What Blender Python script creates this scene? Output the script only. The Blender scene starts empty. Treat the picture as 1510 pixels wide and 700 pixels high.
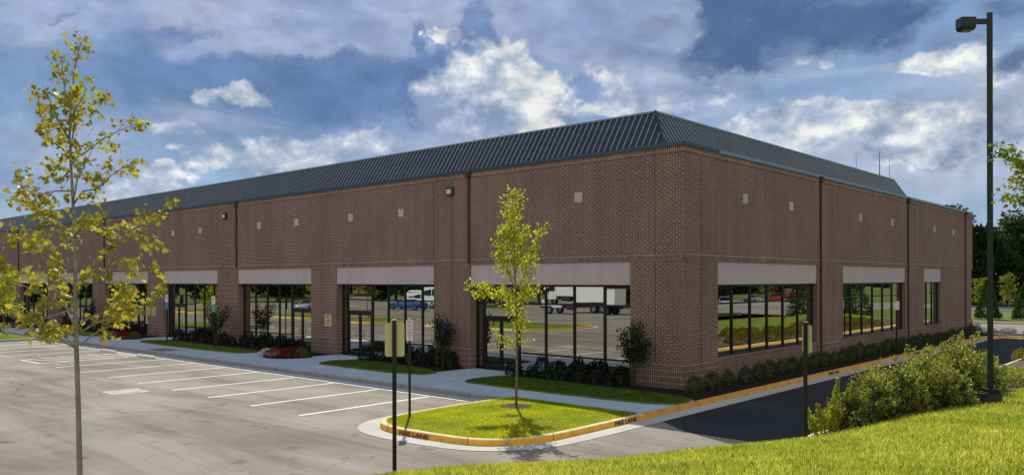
import bpy, math, random
import numpy as np
from mathutils import Vector, Matrix
R = math.radians
random.seed(7)
scene = bpy.context.scene
COL = scene.collection

# ------------------------------------------------------------------ helpers
class MB:
    """collects faces and links them as one mesh object"""
    def __init__(s): s.v = []; s.f = []; s.mi = []
    def face(s, pts, m=0):
        i = len(s.v); s.v += [tuple(p) for p in pts]; s.f.append(list(range(i, i + len(pts)))); s.mi.append(m)
    def box(s, x0, x1, y0, y1, z0, z1, m=0):
        i = len(s.v)
        s.v += [(x0,y0,z0),(x1,y0,z0),(x1,y1,z0),(x0,y1,z0),(x0,y0,z1),(x1,y0,z1),(x1,y1,z1),(x0,y1,z1)]
        for f in ((0,3,2,1),(4,5,6,7),(0,1,5,4),(1,2,6,5),(2,3,7,6),(3,0,4,7)):
            s.f.append([i+k for k in f]); s.mi.append(m)
    def prism(s, poly, z0, z1, m=0, zf=None):
        """poly ccw list of (x,y)"""
        i = len(s.v); n = len(poly)
        s.v += [(p[0],p[1],z0) for p in poly] + [(p[0],p[1],z1) for p in poly]
        s.f.append([i+k for k in range(n)][::-1]); s.mi.append(m)
        s.f.append([i+n+k for k in range(n)]); s.mi.append(m)
        for k in range(n):
            j = (k+1) % n; s.f.append([i+k, i+j, i+n+j, i+n+k]); s.mi.append(m)
    def tube(s, pts, rad, n=8, m=0, cap=True):
        pts = [Vector(p) for p in pts]; rings = []
        ref = Vector((0.31, 0.2, 0.93))
        for k, p in enumerate(pts):
            a = pts[min(k+1, len(pts)-1)] - pts[max(k-1, 0)]
            a = a.normalized() if a.length > 1e-9 else Vector((0,0,1))
            u = a.cross(ref)
            if u.length < .1: u = a.cross(Vector((1,0,0)))
            u.normalize(); w = a.cross(u)
            r = rad[k] if isinstance(rad, (list, tuple)) else rad
            i = len(s.v)
            for q in range(n):
                t = 2*math.pi*q/n; s.v.append(tuple(p + u*(r*math.cos(t)) + w*(r*math.sin(t))))
            rings.append(i)
        for a, b in zip(rings[:-1], rings[1:]):
            for q in range(n):
                s.f.append([a+q, a+(q+1)%n, b+(q+1)%n, b+q]); s.mi.append(m)
        if cap:
            s.f.append([rings[-1]+q for q in range(n)]); s.mi.append(m)
            s.f.append([rings[0]+q for q in range(n)][::-1]); s.mi.append(m)
    def loft(s, rings, m=0, closed=True, cap=True):
        ids = []
        for r in rings:
            ids.append(len(s.v)); s.v += [tuple(p) for p in r]
        n = len(rings[0])
        for a, b in zip(ids[:-1], ids[1:]):
            for q in range(n if closed else n-1):
                s.f.append([a+q, a+(q+1)%n, b+(q+1)%n, b+q]); s.mi.append(m)
        if cap:
            s.f.append([ids[-1]+q for q in range(n)]); s.mi.append(m)
            s.f.append([ids[0]+q for q in range(n)][::-1]); s.mi.append(m)
    def build(s, name, mats, parent=None, smooth=False, bevel=0):
        me = bpy.data.meshes.new(name); me.from_pydata(s.v, [], s.f)
        if not isinstance(mats, (list, tuple)): mats = [mats]
        for m in mats: me.materials.append(m)
        me.polygons.foreach_set('material_index', s.mi)
        if smooth: me.polygons.foreach_set('use_smooth', [True]*len(s.f))
        me.update()
        o = bpy.data.objects.new(name, me); COL.objects.link(o)
        if parent: o.parent = parent
        if bevel:
            b = o.modifiers.new('bevel', 'BEVEL'); b.width = bevel; b.segments = 2; b.limit_method = 'ANGLE'
        return o

def np_mesh(name, V, F, mat, parent=None, smooth=False):
    """V (n,3) array, F (m,k) array of equal sized faces"""
    me = bpy.data.meshes.new(name)
    V = np.asarray(V, np.float32); F = np.asarray(F, np.int32)
    me.vertices.add(len(V)); me.vertices.foreach_set('co', V.ravel())
    k = F.shape[1]
    me.loops.add(F.size); me.loops.foreach_set('vertex_index', F.ravel())
    me.polygons.add(len(F)); me.polygons.foreach_set('loop_start', np.arange(0, F.size, k, dtype=np.int32))
    me.polygons.foreach_set('loop_total', np.full(len(F), k, np.int32))
    if smooth: me.polygons.foreach_set('use_smooth', np.ones(len(F), bool))
    me.materials.append(mat); me.update(calc_edges=True); me.validate()
    o = bpy.data.objects.new(name, me); COL.objects.link(o)
    if parent: o.parent = parent
    return o

def tag(o, label=None, cat=None, group=None, kind=None):
    if label: o['label'] = label
    if cat: o['category'] = cat
    if group: o['group'] = group
    if kind: o['kind'] = kind
    return o
def empty(name, loc=(0,0,0), rz=0):
    o = bpy.data.objects.new(name, None); COL.objects.link(o)
    o.empty_display_size = .2; o.location = loc; o.rotation_euler = (0,0,rz); return o
def copy_tree(o, loc=None, rz=None, sc=None, label=None, parent=None, kids=None):
    c = o.copy(); COL.objects.link(c); c.parent = parent
    for ch in (kids if kids is not None else list(o.children)): copy_tree(ch, parent=c)
    if loc is not None: c.location = loc
    if rz is not None: c.rotation_euler = (0,0,rz)
    if sc is not None: c.scale = sc if isinstance(sc, tuple) else (sc,)*3
    if label: c['label'] = label
    return c
ORD = ['first','second','third','fourth','fifth','sixth','seventh','eighth','ninth','tenth','eleventh','twelfth','thirteenth','fourteenth','fifteenth','sixteenth','seventeenth','eighteenth','nineteenth','twentieth']
for t_, n_ in (('twenty',9),('thirty',9),('forty',9)):
    ORD += [t_ + '-' + w for w in ORD[:n_]] + [{'twenty':'thirtieth','thirty':'fortieth','forty':'fiftieth'}[t_]]

# ------------------------------------------------------------------ materials
class NT:
    def __init__(s, tree): s.t = tree; s.n = tree.nodes; s.l = tree.links
    def new(s, typ, **kw):
        n = s.n.new(typ)
        for k, v in kw.items(): setattr(n, k, v)
        return n
    def link(s, a, b): s.l.new(a, b)
    def val(s, inp, v):
        if isinstance(v, bpy.types.NodeSocket): s.l.new(v, inp)
        elif v is not None: inp.default_value = v
    def math(s, op, a, b=None, c=None, clamp=False):
        n = s.new('ShaderNodeMath', operation=op); n.use_clamp = clamp
        s.val(n.inputs[0], a); s.val(n.inputs[1], b)
        if c is not None: s.val(n.inputs[2], c)
        return n.outputs[0]
    def vmath(s, op, a, b=None):
        n = s.new('ShaderNodeVectorMath', operation=op); s.val(n.inputs[0], a); s.val(n.inputs[1], b)
        return n.outputs['Value'] if op in ('DOT_PRODUCT','LENGTH') else n.outputs[0]
    def mix(s, f, a, b, blend='MIX'):
        n = s.new('ShaderNodeMix', data_type='RGBA', blend_type=blend); s.val(n.inputs[0], f)
        for i, v in ((6,a),(7,b)):
            if isinstance(v, (tuple, list)): v = (*v[:3], 1)
            s.val(n.inputs[i], v)
        return n.outputs[2]
    def ramp(s, f, stops, interp='LINEAR'):
        n = s.new('ShaderNodeValToRGB'); s.val(n.inputs[0], f); e = n.color_ramp.elements
        n.color_ramp.interpolation = interp
        while len(e) < len(stops): e.new(.5)
        for k, (p, c) in zip(e, stops):
            k.position = p; k.color = (c,c,c,1) if isinstance(c, (int,float)) else (*c[:3], 1)
        return n.outputs[0]
    def noise(s, vec, scale, detail=4, rough=.5, dist=0, lac=2):
        n = s.new('ShaderNodeTexNoise'); s.val(n.inputs['Vector'], vec)
        n.inputs['Scale'].default_value = scale; n.inputs['Detail'].default_value = detail
        n.inputs['Roughness'].default_value = rough; n.inputs['Distortion'].default_value = dist
        return n.outputs[0]
    def sstep(s, x, a, b, lo=0., hi=1.):
        n = s.new('ShaderNodeMapRange', interpolation_type='SMOOTHSTEP')
        s.val(n.inputs[0], x); n.inputs[1].default_value = a; n.inputs[2].default_value = b
        n.inputs[3].default_value = lo; n.inputs[4].default_value = hi
        return n.outputs[0]
def newmat(name):
    m = bpy.data.materials.new(name); m.use_nodes = True; t = NT(m.node_tree)
    b = t.n['Principled BSDF']; return m, t, b
def plain(name, col, rough=.6, metal=0, spec=.5, var=.12, scale=3., bump=0, coat=0):
    m, t, b = newmat(name)
    pos = t.new('ShaderNodeNewGeometry').outputs['Position']
    n = t.noise(pos, scale, 5, .6)
    dark = tuple(c*(1-var) for c in col); lite = tuple(min(1, c*(1+var)) for c in col)
    t.link(t.ramp(n, [(.3, dark), (.7, lite)]), b.inputs['Base Color'])
    b.inputs['Roughness'].default_value = rough; b.inputs['Metallic'].default_value = metal
    b.inputs['Specular IOR Level'].default_value = spec
    if coat: b.inputs['Coat Weight'].default_value = coat; b.inputs['Coat Roughness'].default_value = .05
    if bump:
        bn = t.new('ShaderNodeBump'); bn.inputs['Distance'].default_value = bump
        t.link(t.noise(pos, scale*14, 3), bn.inputs['Height']); t.link(bn.outputs[0], b.inputs['Normal'])
    return m

def brick_mat(name, soldier=False):
    m, t, b = newmat(name)
    g = t.new('ShaderNodeNewGeometry'); P = t.new('ShaderNodeSeparateXYZ'); N = t.new('ShaderNodeSeparateXYZ')
    t.link(g.outputs['Position'], P.inputs[0]); t.link(g.outputs['True Normal'], N.inputs[0])
    isx = t.math('GREATER_THAN', t.math('ABSOLUTE', N.outputs[0]), .5)
    flat = t.math('GREATER_THAN', t.math('ABSOLUTE', N.outputs[2]), .5)
    mx = t.new('ShaderNodeMix', data_type='FLOAT'); t.link(isx, mx.inputs[0]); t.link(P.outputs[0], mx.inputs[2]); t.link(P.outputs[1], mx.inputs[3])
    mz = t.new('ShaderNodeMix', data_type='FLOAT'); t.link(flat, mz.inputs[0]); t.link(P.outputs[2], mz.inputs[2]); t.link(P.outputs[1], mz.inputs[3])
    c = t.new('ShaderNodeCombineXYZ'); t.link(mx.outputs[0], c.inputs[0]); t.link(mz.outputs[0], c.inputs[1])
    br = t.new('ShaderNodeTexBrick'); t.link(c.outputs[0], br.inputs['Vector'])
    br.inputs['Scale'].default_value = 1.0
    br.inputs['Color1'].default_value = (.210,.124,.106,1); br.inputs['Color2'].default_value = (.128,.077,.070,1)
    br.inputs['Mortar'].default_value = (.56,.42,.36,1)
    br.inputs['Mortar Size'].default_value = .0105; br.inputs['Mortar Smooth'].default_value = .15
    if soldier:
        br.inputs['Brick Width'].default_value = .08; br.inputs['Row Height'].default_value = .2175; br.offset = 0
    else:
        br.inputs['Brick Width'].default_value = .24; br.inputs['Row Height'].default_value = .08; br.offset = .5
    big = t.noise(g.outputs['Position'], .35, 5, .6)
    small = t.noise(g.outputs['Position'], 9., 3, .6)
    st = t.new('ShaderNodeMapping'); st.inputs['Scale'].default_value = (1.4,1.4,.12); t.link(g.outputs['Position'], st.inputs[0])
    streak = t.noise(st.outputs[0], 1.3, 4, .6)
    col = t.mix(1, br.outputs['Color'], t.ramp(big, [(.3,(.86,.86,.87)),(.7,(1.12,1.1,1.08))]), 'MULTIPLY')
    col = t.mix(1, col, t.ramp(small, [(.3,(.8,.8,.8)),(.7,(1.15,1.15,1.15))]), 'MULTIPLY')
    col = t.mix(1, col, t.ramp(streak, [(.35,(.88,.88,.89)),(.6,(1.03,1.03,1.03))]), 'MULTIPLY')
    batch = t.new('ShaderNodeTexBrick'); t.link(c.outputs[0], batch.inputs['Vector']); batch.inputs['Scale'].default_value = 1; batch.inputs['Brick Width'].default_value = .24; batch.inputs['Row Height'].default_value = .08; batch.inputs['Mortar Size'].default_value = 0
    batch.inputs['Color1'].default_value = (.62,.60,.62,1); batch.inputs['Color2'].default_value = (1.2,1.2,1.2,1); batch.inputs['Bias'].default_value = .35
    col = t.mix(.5, col, batch.outputs['Color'], 'MULTIPLY')
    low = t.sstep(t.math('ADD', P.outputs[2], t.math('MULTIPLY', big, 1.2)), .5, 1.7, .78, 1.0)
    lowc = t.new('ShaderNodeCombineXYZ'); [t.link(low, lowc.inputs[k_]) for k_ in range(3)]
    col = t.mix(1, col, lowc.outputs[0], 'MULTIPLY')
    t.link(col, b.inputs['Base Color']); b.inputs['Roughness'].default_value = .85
    b.inputs['Specular IOR Level'].default_value = .2
    bn = t.new('ShaderNodeBump'); bn.inputs['Distance'].default_value = .006; bn.invert = True
    t.link(br.outputs['Fac'], bn.inputs['Height']); t.link(bn.outputs[0], b.inputs['Normal'])
    return m

def ground_mat(name, c0, c1, scale, rough=.9, fine=40., spec=.3, bump=.004, stain=None, crack=0):
    m, t, b = newmat(name)
    pos = t.new('ShaderNodeNewGeometry').outputs['Position']
    n = t.noise(pos, scale, 6, .62, .3); f = t.noise(pos, fine, 4, .7)
    col = t.ramp(n, [(.32, c0), (.68, c1)])
    col = t.mix(1, col, t.ramp(f, [(.25,(.72,.72,.72)),(.75,(1.28,1.28,1.28))]), 'MULTIPLY')
    if stain:
        mp = t.new('ShaderNodeMapping'); mp.inputs['Scale'].default_value = (.18,1.1,1); mp.inputs['Rotation'].default_value = (0,0,R(-14)); t.link(pos, mp.inputs[0])
        s_ = t.noise(mp.outputs[0], .55, 6, .62, .6)
        col = t.mix(1, col, t.ramp(s_, [(.36, stain), (.56, (1,1,1))]), 'MULTIPLY')
        s2 = t.noise(pos, 1.7, 3, .5, .2)
        col = t.mix(1, col, t.ramp(s2, [(.26,(.62,.58,.55)), (.36,(1,1,1))]), 'MULTIPLY')
    if crack:
        wv_ = t.new('ShaderNodeTexNoise'); t.link(pos, wv_.inputs['Vector']); wv_.inputs['Scale'].default_value = .9; wv_.inputs['Detail'].default_value = 6
        pp = t.vmath('ADD', pos, t.vmath('MULTIPLY', wv_.outputs['Color'], (1.6,1.6,0)))
        vo = t.new('ShaderNodeTexVoronoi', feature='DISTANCE_TO_EDGE'); vo.inputs['Scale'].default_value = .13; t.link(pp, vo.inputs['Vector'])
        cr = t.math('LESS_THAN', vo.outputs['Distance'], .0028)
        cr = t.math('MULTIPLY', cr, t.ramp(t.noise(pos, .12, 2, .5), [(.45,0.),(.55,crack)]))
        col = t.mix(cr, col, (.035,.032,.03))
        sp_ = t.new('ShaderNodeTexVoronoi', feature='F1'); sp_.inputs['Scale'].default_value = .42; t.link(pos, sp_.inputs['Vector'])
        col = t.mix(t.math('MULTIPLY', t.sstep(sp_.outputs['Distance'], .13, .03), .38), col, (.05,.045,.04))
        pale = t.new('ShaderNodeTexVoronoi', feature='F1'); pale.inputs['Scale'].default_value = 1.6; t.link(pos, pale.inputs['Vector'])
        col = t.mix(t.math('LESS_THAN', pale.outputs['Distance'], .035 if crack > .6 else -1.), col, (.50,.47,.42))
    t.link(col, b.inputs['Base Color']); b.inputs['Roughness'].default_value = rough
    b.inputs['Specular IOR Level'].default_value = spec
    bn = t.new('ShaderNodeBump'); bn.inputs['Distance'].default_value = bump
    t.link(f, bn.inputs['Height']); t.link(bn.outputs[0], b.inputs['Normal'])
    return m

def leaf_mat(name, cols, trans=.5, tcol=None, rough=.5, spec=.35):
    m, t, b = newmat(name)
    g = t.new('ShaderNodeNewGeometry'); rnd = g.outputs['Random Per Island']
    n = len(cols)
    c = t.ramp(rnd, [(i/max(1,n-1), col) for i, col in enumerate(cols)])
    big = t.noise(g.outputs['Position'], 1.1, 3, .5)
    if name in ('grass_blades','turf_blades','shade_turf'):
        c = t.mix(1, c, t.ramp(t.noise(g.outputs['Position'], .38, 5, .65), [(.33,(.70,.80,.72)),(.52,(1,1,1)),(.70,(1.15,1.02,1.25))]), 'MULTIPLY')
    c = t.mix(1, c, t.ramp(big, [(.3,(.74,.78,.74)),(.7,(1.2,1.18,1.15))]), 'MULTIPLY')
    t.link(c, b.inputs['Base Color']); b.inputs['Roughness'].default_value = rough; b.inputs['Specular IOR Level'].default_value = spec
    tr = t.new('ShaderNodeBsdfTranslucent')
    tc = t.mix(1, c, tcol or (1.5,1.5,.6), 'MULTIPLY'); t.link(tc, tr.inputs[0])
    ms = t.new('ShaderNodeMixShader'); ms.inputs[0].default_value = trans
    t.link(b.outputs[0], ms.inputs[1]); t.link(tr.outputs[0], ms.inputs[2])
    t.link(ms.outputs[0], t.n['Material Output'].inputs[0])
    return m

def curb_mat(name, top, face):
    m, t, b = newmat(name)
    g = t.new('ShaderNodeNewGeometry'); N = t.new('ShaderNodeSeparateXYZ'); t.link(g.outputs['True Normal'], N.inputs[0])
    up = t.sstep(N.outputs[2], .35, .8)
    c = t.mix(up, face, top)
    wear = t.noise(g.outputs['Position'], 2.3, 6, .65); fine = t.noise(g.outputs['Position'], 30, 4, .6)
    c = t.mix(1, c, t.ramp(wear, [(.3,(.72,.66,.6)),(.5,(1,1,1))]), 'MULTIPLY')
    c = t.mix(t.ramp(t.noise(g.outputs['Position'], 1.1, 7, .7), [(.58,0.),(.68,.75)]), c, tuple(x*.35+.05 for x in face))
    c = t.mix(1, c, t.ramp(fine, [(.3,(.88,.88,.88)),(.7,(1.1,1.1,1.1))]), 'MULTIPLY')
    # expansion joints every 3 m
    sp = t.new('ShaderNodeSeparateXYZ'); t.link(g.outputs['Position'], sp.inputs[0])
    d = t.math('FRACT', t.math('DIVIDE', t.math('ADD', sp.outputs[0], sp.outputs[1]), 3.05))
    j = t.math('LESS_THAN', t.math('ABSOLUTE', t.math('SUBTRACT', d, .5)), .006)
    c = t.mix(t.math('MULTIPLY', j, .75), c, (.06,.05,.04))
    t.link(c, b.inputs['Base Color']); b.inputs['Roughness'].default_value = .75
    return m

def concrete_mat(name, c0, c1, joint=1.5):
    m, t, b = newmat(name)
    g = t.new('ShaderNodeNewGeometry'); pos = g.outputs['Position']
    col = t.ramp(t.noise(pos, .7, 6, .62), [(.3, c0), (.7, c1)])
    col = t.mix(1, col, t.ramp(t.noise(pos, 35, 3, .6), [(.3,(.9,.9,.9)),(.7,(1.08,1.08,1.08))]), 'MULTIPLY')
    if joint:
        br = t.new('ShaderNodeTexBrick'); br.offset = 0; t.link(pos, br.inputs['Vector'])
        br.inputs['Scale'].default_value = 1; br.inputs['Brick Width'].default_value = joint; br.inputs['Row Height'].default_value = joint*1.13
        br.inputs['Mortar Size'].default_value = .009; br.inputs['Mortar Smooth'].default_value = 0
        br.inputs['Color1'].default_value = (1,1,1,1); br.inputs['Color2'].default_value = (.93,.93,.93,1); br.inputs['Mortar'].default_value = (.42,.42,.42,1)
        col = t.mix(1, col, br.outputs[0], 'MULTIPLY')
    t.link(col, b.inputs['Base Color']); b.inputs['Roughness'].default_value = .85; b.inputs['Specular IOR Level'].default_value = .25
    return m

M = {}
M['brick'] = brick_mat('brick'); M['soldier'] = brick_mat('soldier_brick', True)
M['panel'] = plain('precast_panel', (.60,.50,.535), .8, var=.06, scale=.8, spec=.2)
def _panel():
    m, t, b = newmat('precast_lintel'); g = t.new('ShaderNodeNewGeometry'); pos = g.outputs['Position']
    mp = t.new('ShaderNodeMapping'); mp.inputs['Scale'].default_value = (3.,3.,.25); t.link(pos, mp.inputs[0])
    c = t.ramp(t.noise(pos, .5, 5, .6), [(.3,(.57,.475,.50)),(.7,(.62,.52,.55))])
    c = t.mix(1, c, t.ramp(t.noise(mp.outputs[0], 1.2, 5, .65), [(.30,(.93,.925,.92)),(.60,(1.02,1.01,1.01))]), 'MULTIPLY')
    t.link(c, b.inputs['Base Color']); b.inputs['Roughness'].default_value = .8; b.inputs['Specular IOR Level'].default_value = .2; return m
M['panel'] = _panel()
M['roof'] = plain('roof_metal', (.045,.056,.068), .38, .35, var=.14, scale=.7)
M['rib'] = plain('roof_rib', (.34,.38,.41), .4, .2, var=.12, scale=.8)
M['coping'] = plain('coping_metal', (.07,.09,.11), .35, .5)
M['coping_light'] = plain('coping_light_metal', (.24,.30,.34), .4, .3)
M['pipe'] = plain('pipe_bronze', (.075,.040,.032), .6, .0)
M['black'] = plain('black_frame', (.012,.012,.014), .35, .2, var=.2)
M['joint'] = plain('sealant', (.06,.035,.032), .9)
M['asphalt'] = ground_mat('asphalt', (.225,.198,.158), (.355,.322,.262), .22, .8, 60, .25, .008, stain=(.66,.60,.53), crack=.7)
M['asphalt_shade'] = ground_mat('asphalt_dark', (.026,.027,.030), (.046,.046,.048), .5, .85, 45, .25, .005, stain=(.72,.72,.72), crack=.5)  # side lane asphalt, the building's shade put into its dark colour
M['lane'] = None
M['sidewalk'] = concrete_mat('sidewalk_concrete', (.45,.54,.64), (.55,.65,.75))
M['gutter'] = concrete_mat('gutter_concrete', (.50,.48,.42), (.62,.60,.53), 3.05)
M['curbw'] = curb_mat('curb_concrete', (.40,.39,.37), (.30,.28,.26))
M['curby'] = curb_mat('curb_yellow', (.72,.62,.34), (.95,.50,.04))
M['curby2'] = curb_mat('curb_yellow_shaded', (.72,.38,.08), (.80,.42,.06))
M['paint'] = plain('white_paint', (.88,.87,.82), .7, var=.10, scale=6)
M['paint_worn'] = plain('worn_paint', (.42,.42,.38), .8, var=.25, scale=5)
M['yellow_lid'] = plain('yellowed_lid', (.50,.40,.19), .7, var=.3, scale=6)
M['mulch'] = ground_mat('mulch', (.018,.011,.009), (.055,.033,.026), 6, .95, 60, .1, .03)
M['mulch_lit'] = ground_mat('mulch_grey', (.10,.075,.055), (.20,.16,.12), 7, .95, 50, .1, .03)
M['soil'] = ground_mat('lawn_soil', (.12,.16,.02), (.20,.25,.03), 1.2, .95, 30, .1, .03)
M['soil2'] = ground_mat('far_lawn', (.10,.14,.025), (.17,.20,.05), .25, .95, 12, .1, .03)
M['grass'] = leaf_mat('grass_blades', [(.19,.24,.025),(.36,.42,.055),(.50,.54,.13),(.28,.34,.035),(.68,.66,.36)], .60, (1.65,1.5,.7), .45, .3)
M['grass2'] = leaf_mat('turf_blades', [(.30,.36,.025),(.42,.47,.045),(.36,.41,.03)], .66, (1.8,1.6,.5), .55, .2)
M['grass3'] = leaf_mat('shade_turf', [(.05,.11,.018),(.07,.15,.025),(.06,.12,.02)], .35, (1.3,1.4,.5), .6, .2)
M['bark'] = plain('bark_grey', (.30,.27,.225), .85, var=.3, scale=9, bump=.004)
M['bark_dark'] = plain('bark_dark', (.07,.055,.045), .9, var=.3, scale=9)
M['bark2'] = plain('bark_brown', (.20,.15,.11), .85, var=.3, scale=9, bump=.004)
M['maple'] = leaf_mat('maple_leaf', [(.22,.22,.035),(.34,.32,.055),(.26,.27,.04),(.46,.41,.10),(.26,.17,.05)], .52, (1.6,1.5,.6), .45, .4)
M['lime'] = leaf_mat('lime_leaf', [(.32,.36,.03),(.42,.46,.05),(.36,.38,.03),(.50,.50,.10)], .55, (1.7,1.6,.5), .5, .3)
M['olive'] = leaf_mat('olive_leaf', [(.13,.155,.04),(.27,.30,.085),(.18,.215,.05),(.48,.49,.22)], .45, (1.7,1.6,.6), .5, .3)
M['box'] = leaf_mat('box_leaf', [(.03,.062,.018),(.06,.11,.028),(.04,.085,.02)], .3, (1.4,1.5,.5), .4, .4)
M['dark'] = leaf_mat('dark_leaf', [(.010,.018,.012),(.020,.036,.02),(.014,.026,.015)], .25, (1.3,1.4,.6), .4, .4)
M['myrtle'] = leaf_mat('myrtle_leaf', [(.016,.03,.018),(.026,.045,.025),(.035,.055,.03)], .3, (1.3,1.4,.6), .5, .3)
M['redfl'] = leaf_mat('red_flowers', [(.20,.015,.010),(.32,.03,.018),(.14,.012,.010)], .25, (1.3,.9,.6), .6, .2)
M['pinkfl'] = leaf_mat('pink_flowers', [(.25,.04,.05),(.18,.03,.035)], .25, (1.3,1,1), .6, .2)
M['whitefl'] = leaf_mat('white_flowers', [(.75,.8,.78),(.85,.88,.85),(.25,.33,.25)], .25, (1,1,1), .6, .2)
M['goldfl'] = leaf_mat('gold_foliage', [(.14,.12,.02),(.20,.15,.03)], .3, (1.4,1.2,.5), .6, .2)
M['goldshrub'] = leaf_mat('gold_shrub', [(.14,.15,.03),(.26,.21,.04),(.17,.18,.03)], .4, (1.5,1.3,.5), .5, .2)
M['farleaf'] = leaf_mat('far_leaf', [(.030,.052,.020),(.055,.085,.028),(.04,.07,.022),(.08,.11,.035)], .3, (1.5,1.5,.6), .6, .2)
M['darkfar'] = leaf_mat('dark_wood', [(.012,.02,.010),(.022,.034,.014),(.035,.048,.018)], .2, (1.3,1.3,.6), .7, .1)
M['signback'] = plain('sign_back', (.66,.62,.33), .5, .1, var=.07, scale=2)
M['signwhite'] = plain('sign_white', (.74,.70,.72), .5, var=.03)
M['signred'] = plain('sign_red', (.38,.05,.07), .5)
M['signblue'] = plain('sign_blue', (.05,.18,.38), .5)
M['signteal'] = plain('sign_teal', (.10,.34,.38), .5)
M['postblk'] = plain('post_dark', (.016,.017,.014), .42, .3, var=.25, scale=5)
M['polemetal'] = plain('pole_green_black', (.018,.026,.026), .32, .4, var=.2, scale=2)
M['postcap'] = plain('post_cap', (.62,.62,.62), .35, .6)
M['brass'] = plain('plaque_gold', (.62,.54,.29), .5, .1, var=.06)
M['ink'] = plain('ink', (.05,.035,.02), .6)
M['curbink'] = plain('stencil_ink', (.07,.02,.008), .8, var=.3, scale=12)
M['lens'] = plain('lamp_lens', (.75,.70,.62), .3, var=.04)
M['lens2'] = plain('street_lamp_lens', (.30,.28,.24), .2, var=.1)
M['footing'] = plain('footing_concrete', (.22,.21,.20), .9, var=.2, scale=4)
M['rock'] = plain('riprap_stone', (.34,.33,.33), .9, var=.3, scale=3)
M['pad'] = plain('tactile_pad', (.30,.16,.15), .85)
M['white_body'] = plain('white_vehicle_paint', (.86,.87,.88), .4, coat=.3, var=.03)
M['cab_body'] = plain('truck_cab_paint', (.75,.77,.78), .6, var=.03)
M['box_body'] = plain('truck_box_skin', (.86,.88,.88), .6, var=.05)
M['blue_body'] = plain('blue_vehicle_paint', (.02,.09,.34), .25, .3, coat=.8, var=.05)
M['red_body'] = plain('red_vehicle_paint', (.55,.03,.03), .25, .1, coat=.8, var=.05)
M['silver_body'] = plain('silver_vehicle_paint', (.60,.61,.62), .28, .4, coat=.8, var=.04)
M['grey_body'] = plain('grey_vehicle_paint', (.10,.11,.12), .28, .4, coat=.8, var=.04)
M['carglass'] = plain('car_glass', (.02,.026,.03), .28, 0, .3)
M['tyre'] = plain('tyre_rubber', (.015,.015,.015), .85)
M['rim'] = plain('alloy_rim', (.45,.45,.46), .3, .8)
M['chassis'] = plain('chassis', (.03,.03,.03), .7)
M['taill'] = plain('tail_lamp', (.45,.02,.02), .2)
M['headl'] = plain('head_lamp', (.7,.72,.74), .12)

def glass_mat():
    m, t, b = newmat('mirror_glass')
    g = t.new('ShaderNodeNewGeometry')
    b.inputs['Base Color'].default_value = (.48,.49,.46,1); b.inputs['Metallic'].default_value = 1; b.inputs['Roughness'].default_value = .0
    bn = t.new('ShaderNodeBump'); bn.inputs['Distance'].default_value = .006; bn.inputs['Strength'].default_value = .35
    t.link(t.noise(g.outputs['Position'], .55, 1, .3), bn.inputs['Height']); t.link(bn.outputs[0], b.inputs['Normal'])
    return m
M['glass'] = glass_mat()

# ------------------------------------------------------------------ terrain description
EDGE = np.array([(6.7,120),(6.7,-5.5),(6.3,-7.5),(5.55,-9.6),(4.5,-11.6),(3.35,-13.5),(2.25,-15.4),(1.1,-17.8),(.3,-20.5),(-.3,-23),(-.5,-60)], float)
def edist(x, y):
    p = np.stack([np.asarray(x, float), np.asarray(y, float)], -1)[..., None, :]
    A = EDGE[:-1]; B = EDGE[1:]
    t = np.clip(((p-A)*(B-A)).sum(-1)/((B-A)**2).sum(-1), 0, 1)
    q = A + t[..., None]*(B-A); dd = np.sqrt(((p-q)**2).sum(-1)); i = dd.argmin(-1)
    v = (B-A)[i]; a = A[i]
    cr = v[...,0]*(p[...,0,1]-a[...,1]) - v[...,1]*(p[...,0,0]-a[...,0])
    return np.where(cr > 0, 1, -1)*dd.min(-1)
def hill(x, y):
    x = np.asarray(x, float); y = np.asarray(y, float)
    d = edist(x, y); dp = np.maximum(d, 0)
    f = 1 - .4*np.clip((y+3)/11, 0, 1)
    k_ = np.clip((y-6)/8, 0, 1); g = 1 - np.clip((x-19+6.5*k_)/(9-3*k_), 0, 1); g = g*g*(3-2*g)
    far = np.clip((y-50)/12, 0, 1)
    h = (1.0*(1-np.exp(-dp/3)) + .07*dp)*f*g*(1-far)
    h = h + .03*np.sin(x*1.3+y*.7)*np.clip(dp/2, 0, 1)*g
    return np.where(d <= 0, -.4, np.where(h < .02, h - .12*(1-np.clip(h/.02,0,1)) , h)), d
def H(x, y): return float(hill(np.array([x]), np.array([y]))[0][0])
def bed_right(y):
    return np.interp(y, [-8.2,-7.4,-6.5,-5,-3.5,-2,0,3,8,14,48,55], [6.5,7.4,7.9,8.4,9.2,9.7,9.75,9.8,9.3,8.9,8.9,6.6])

# ------------------------------------------------------------------ ground and paving
def sheet(name, poly, z, mat, sub=None):
    mb = MB(); mb.face([(p[0],p[1],z) for p in poly]); return tag(mb.build(name, mat), kind='structure')
def rect(x0,x1,y0,y1): return [(x0,y0),(x1,y0),(x1,y1),(x0,y1)]
mb = MB()
# ground that reaches the horizon, rising a little north of the far road
ring = [-1500,-400,-140,-60,0,60,140,400,1500]
ys = [-1500,-400,-120,0,60,112,135,175,260,500,1500]
def gz(x, y): return -.34 if y < 112 else -.34 + min(1, (y-112)/40)*1.7
idx = {}
for j, y in enumerate(ys):
    for i, x in enumerate(ring):
        idx[i,j] = len(mb.v); mb.v.append((x, y, gz(x,y)))
for j in range(len(ys)-1):
    for i in range(len(ring)-1):
        mb.f.append([idx[i,j], idx[i+1,j], idx[i+1,j+1], idx[i,j+1]]); mb.mi.append(0)
tag(mb.build('ground', M['soil2']), kind='structure')

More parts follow.
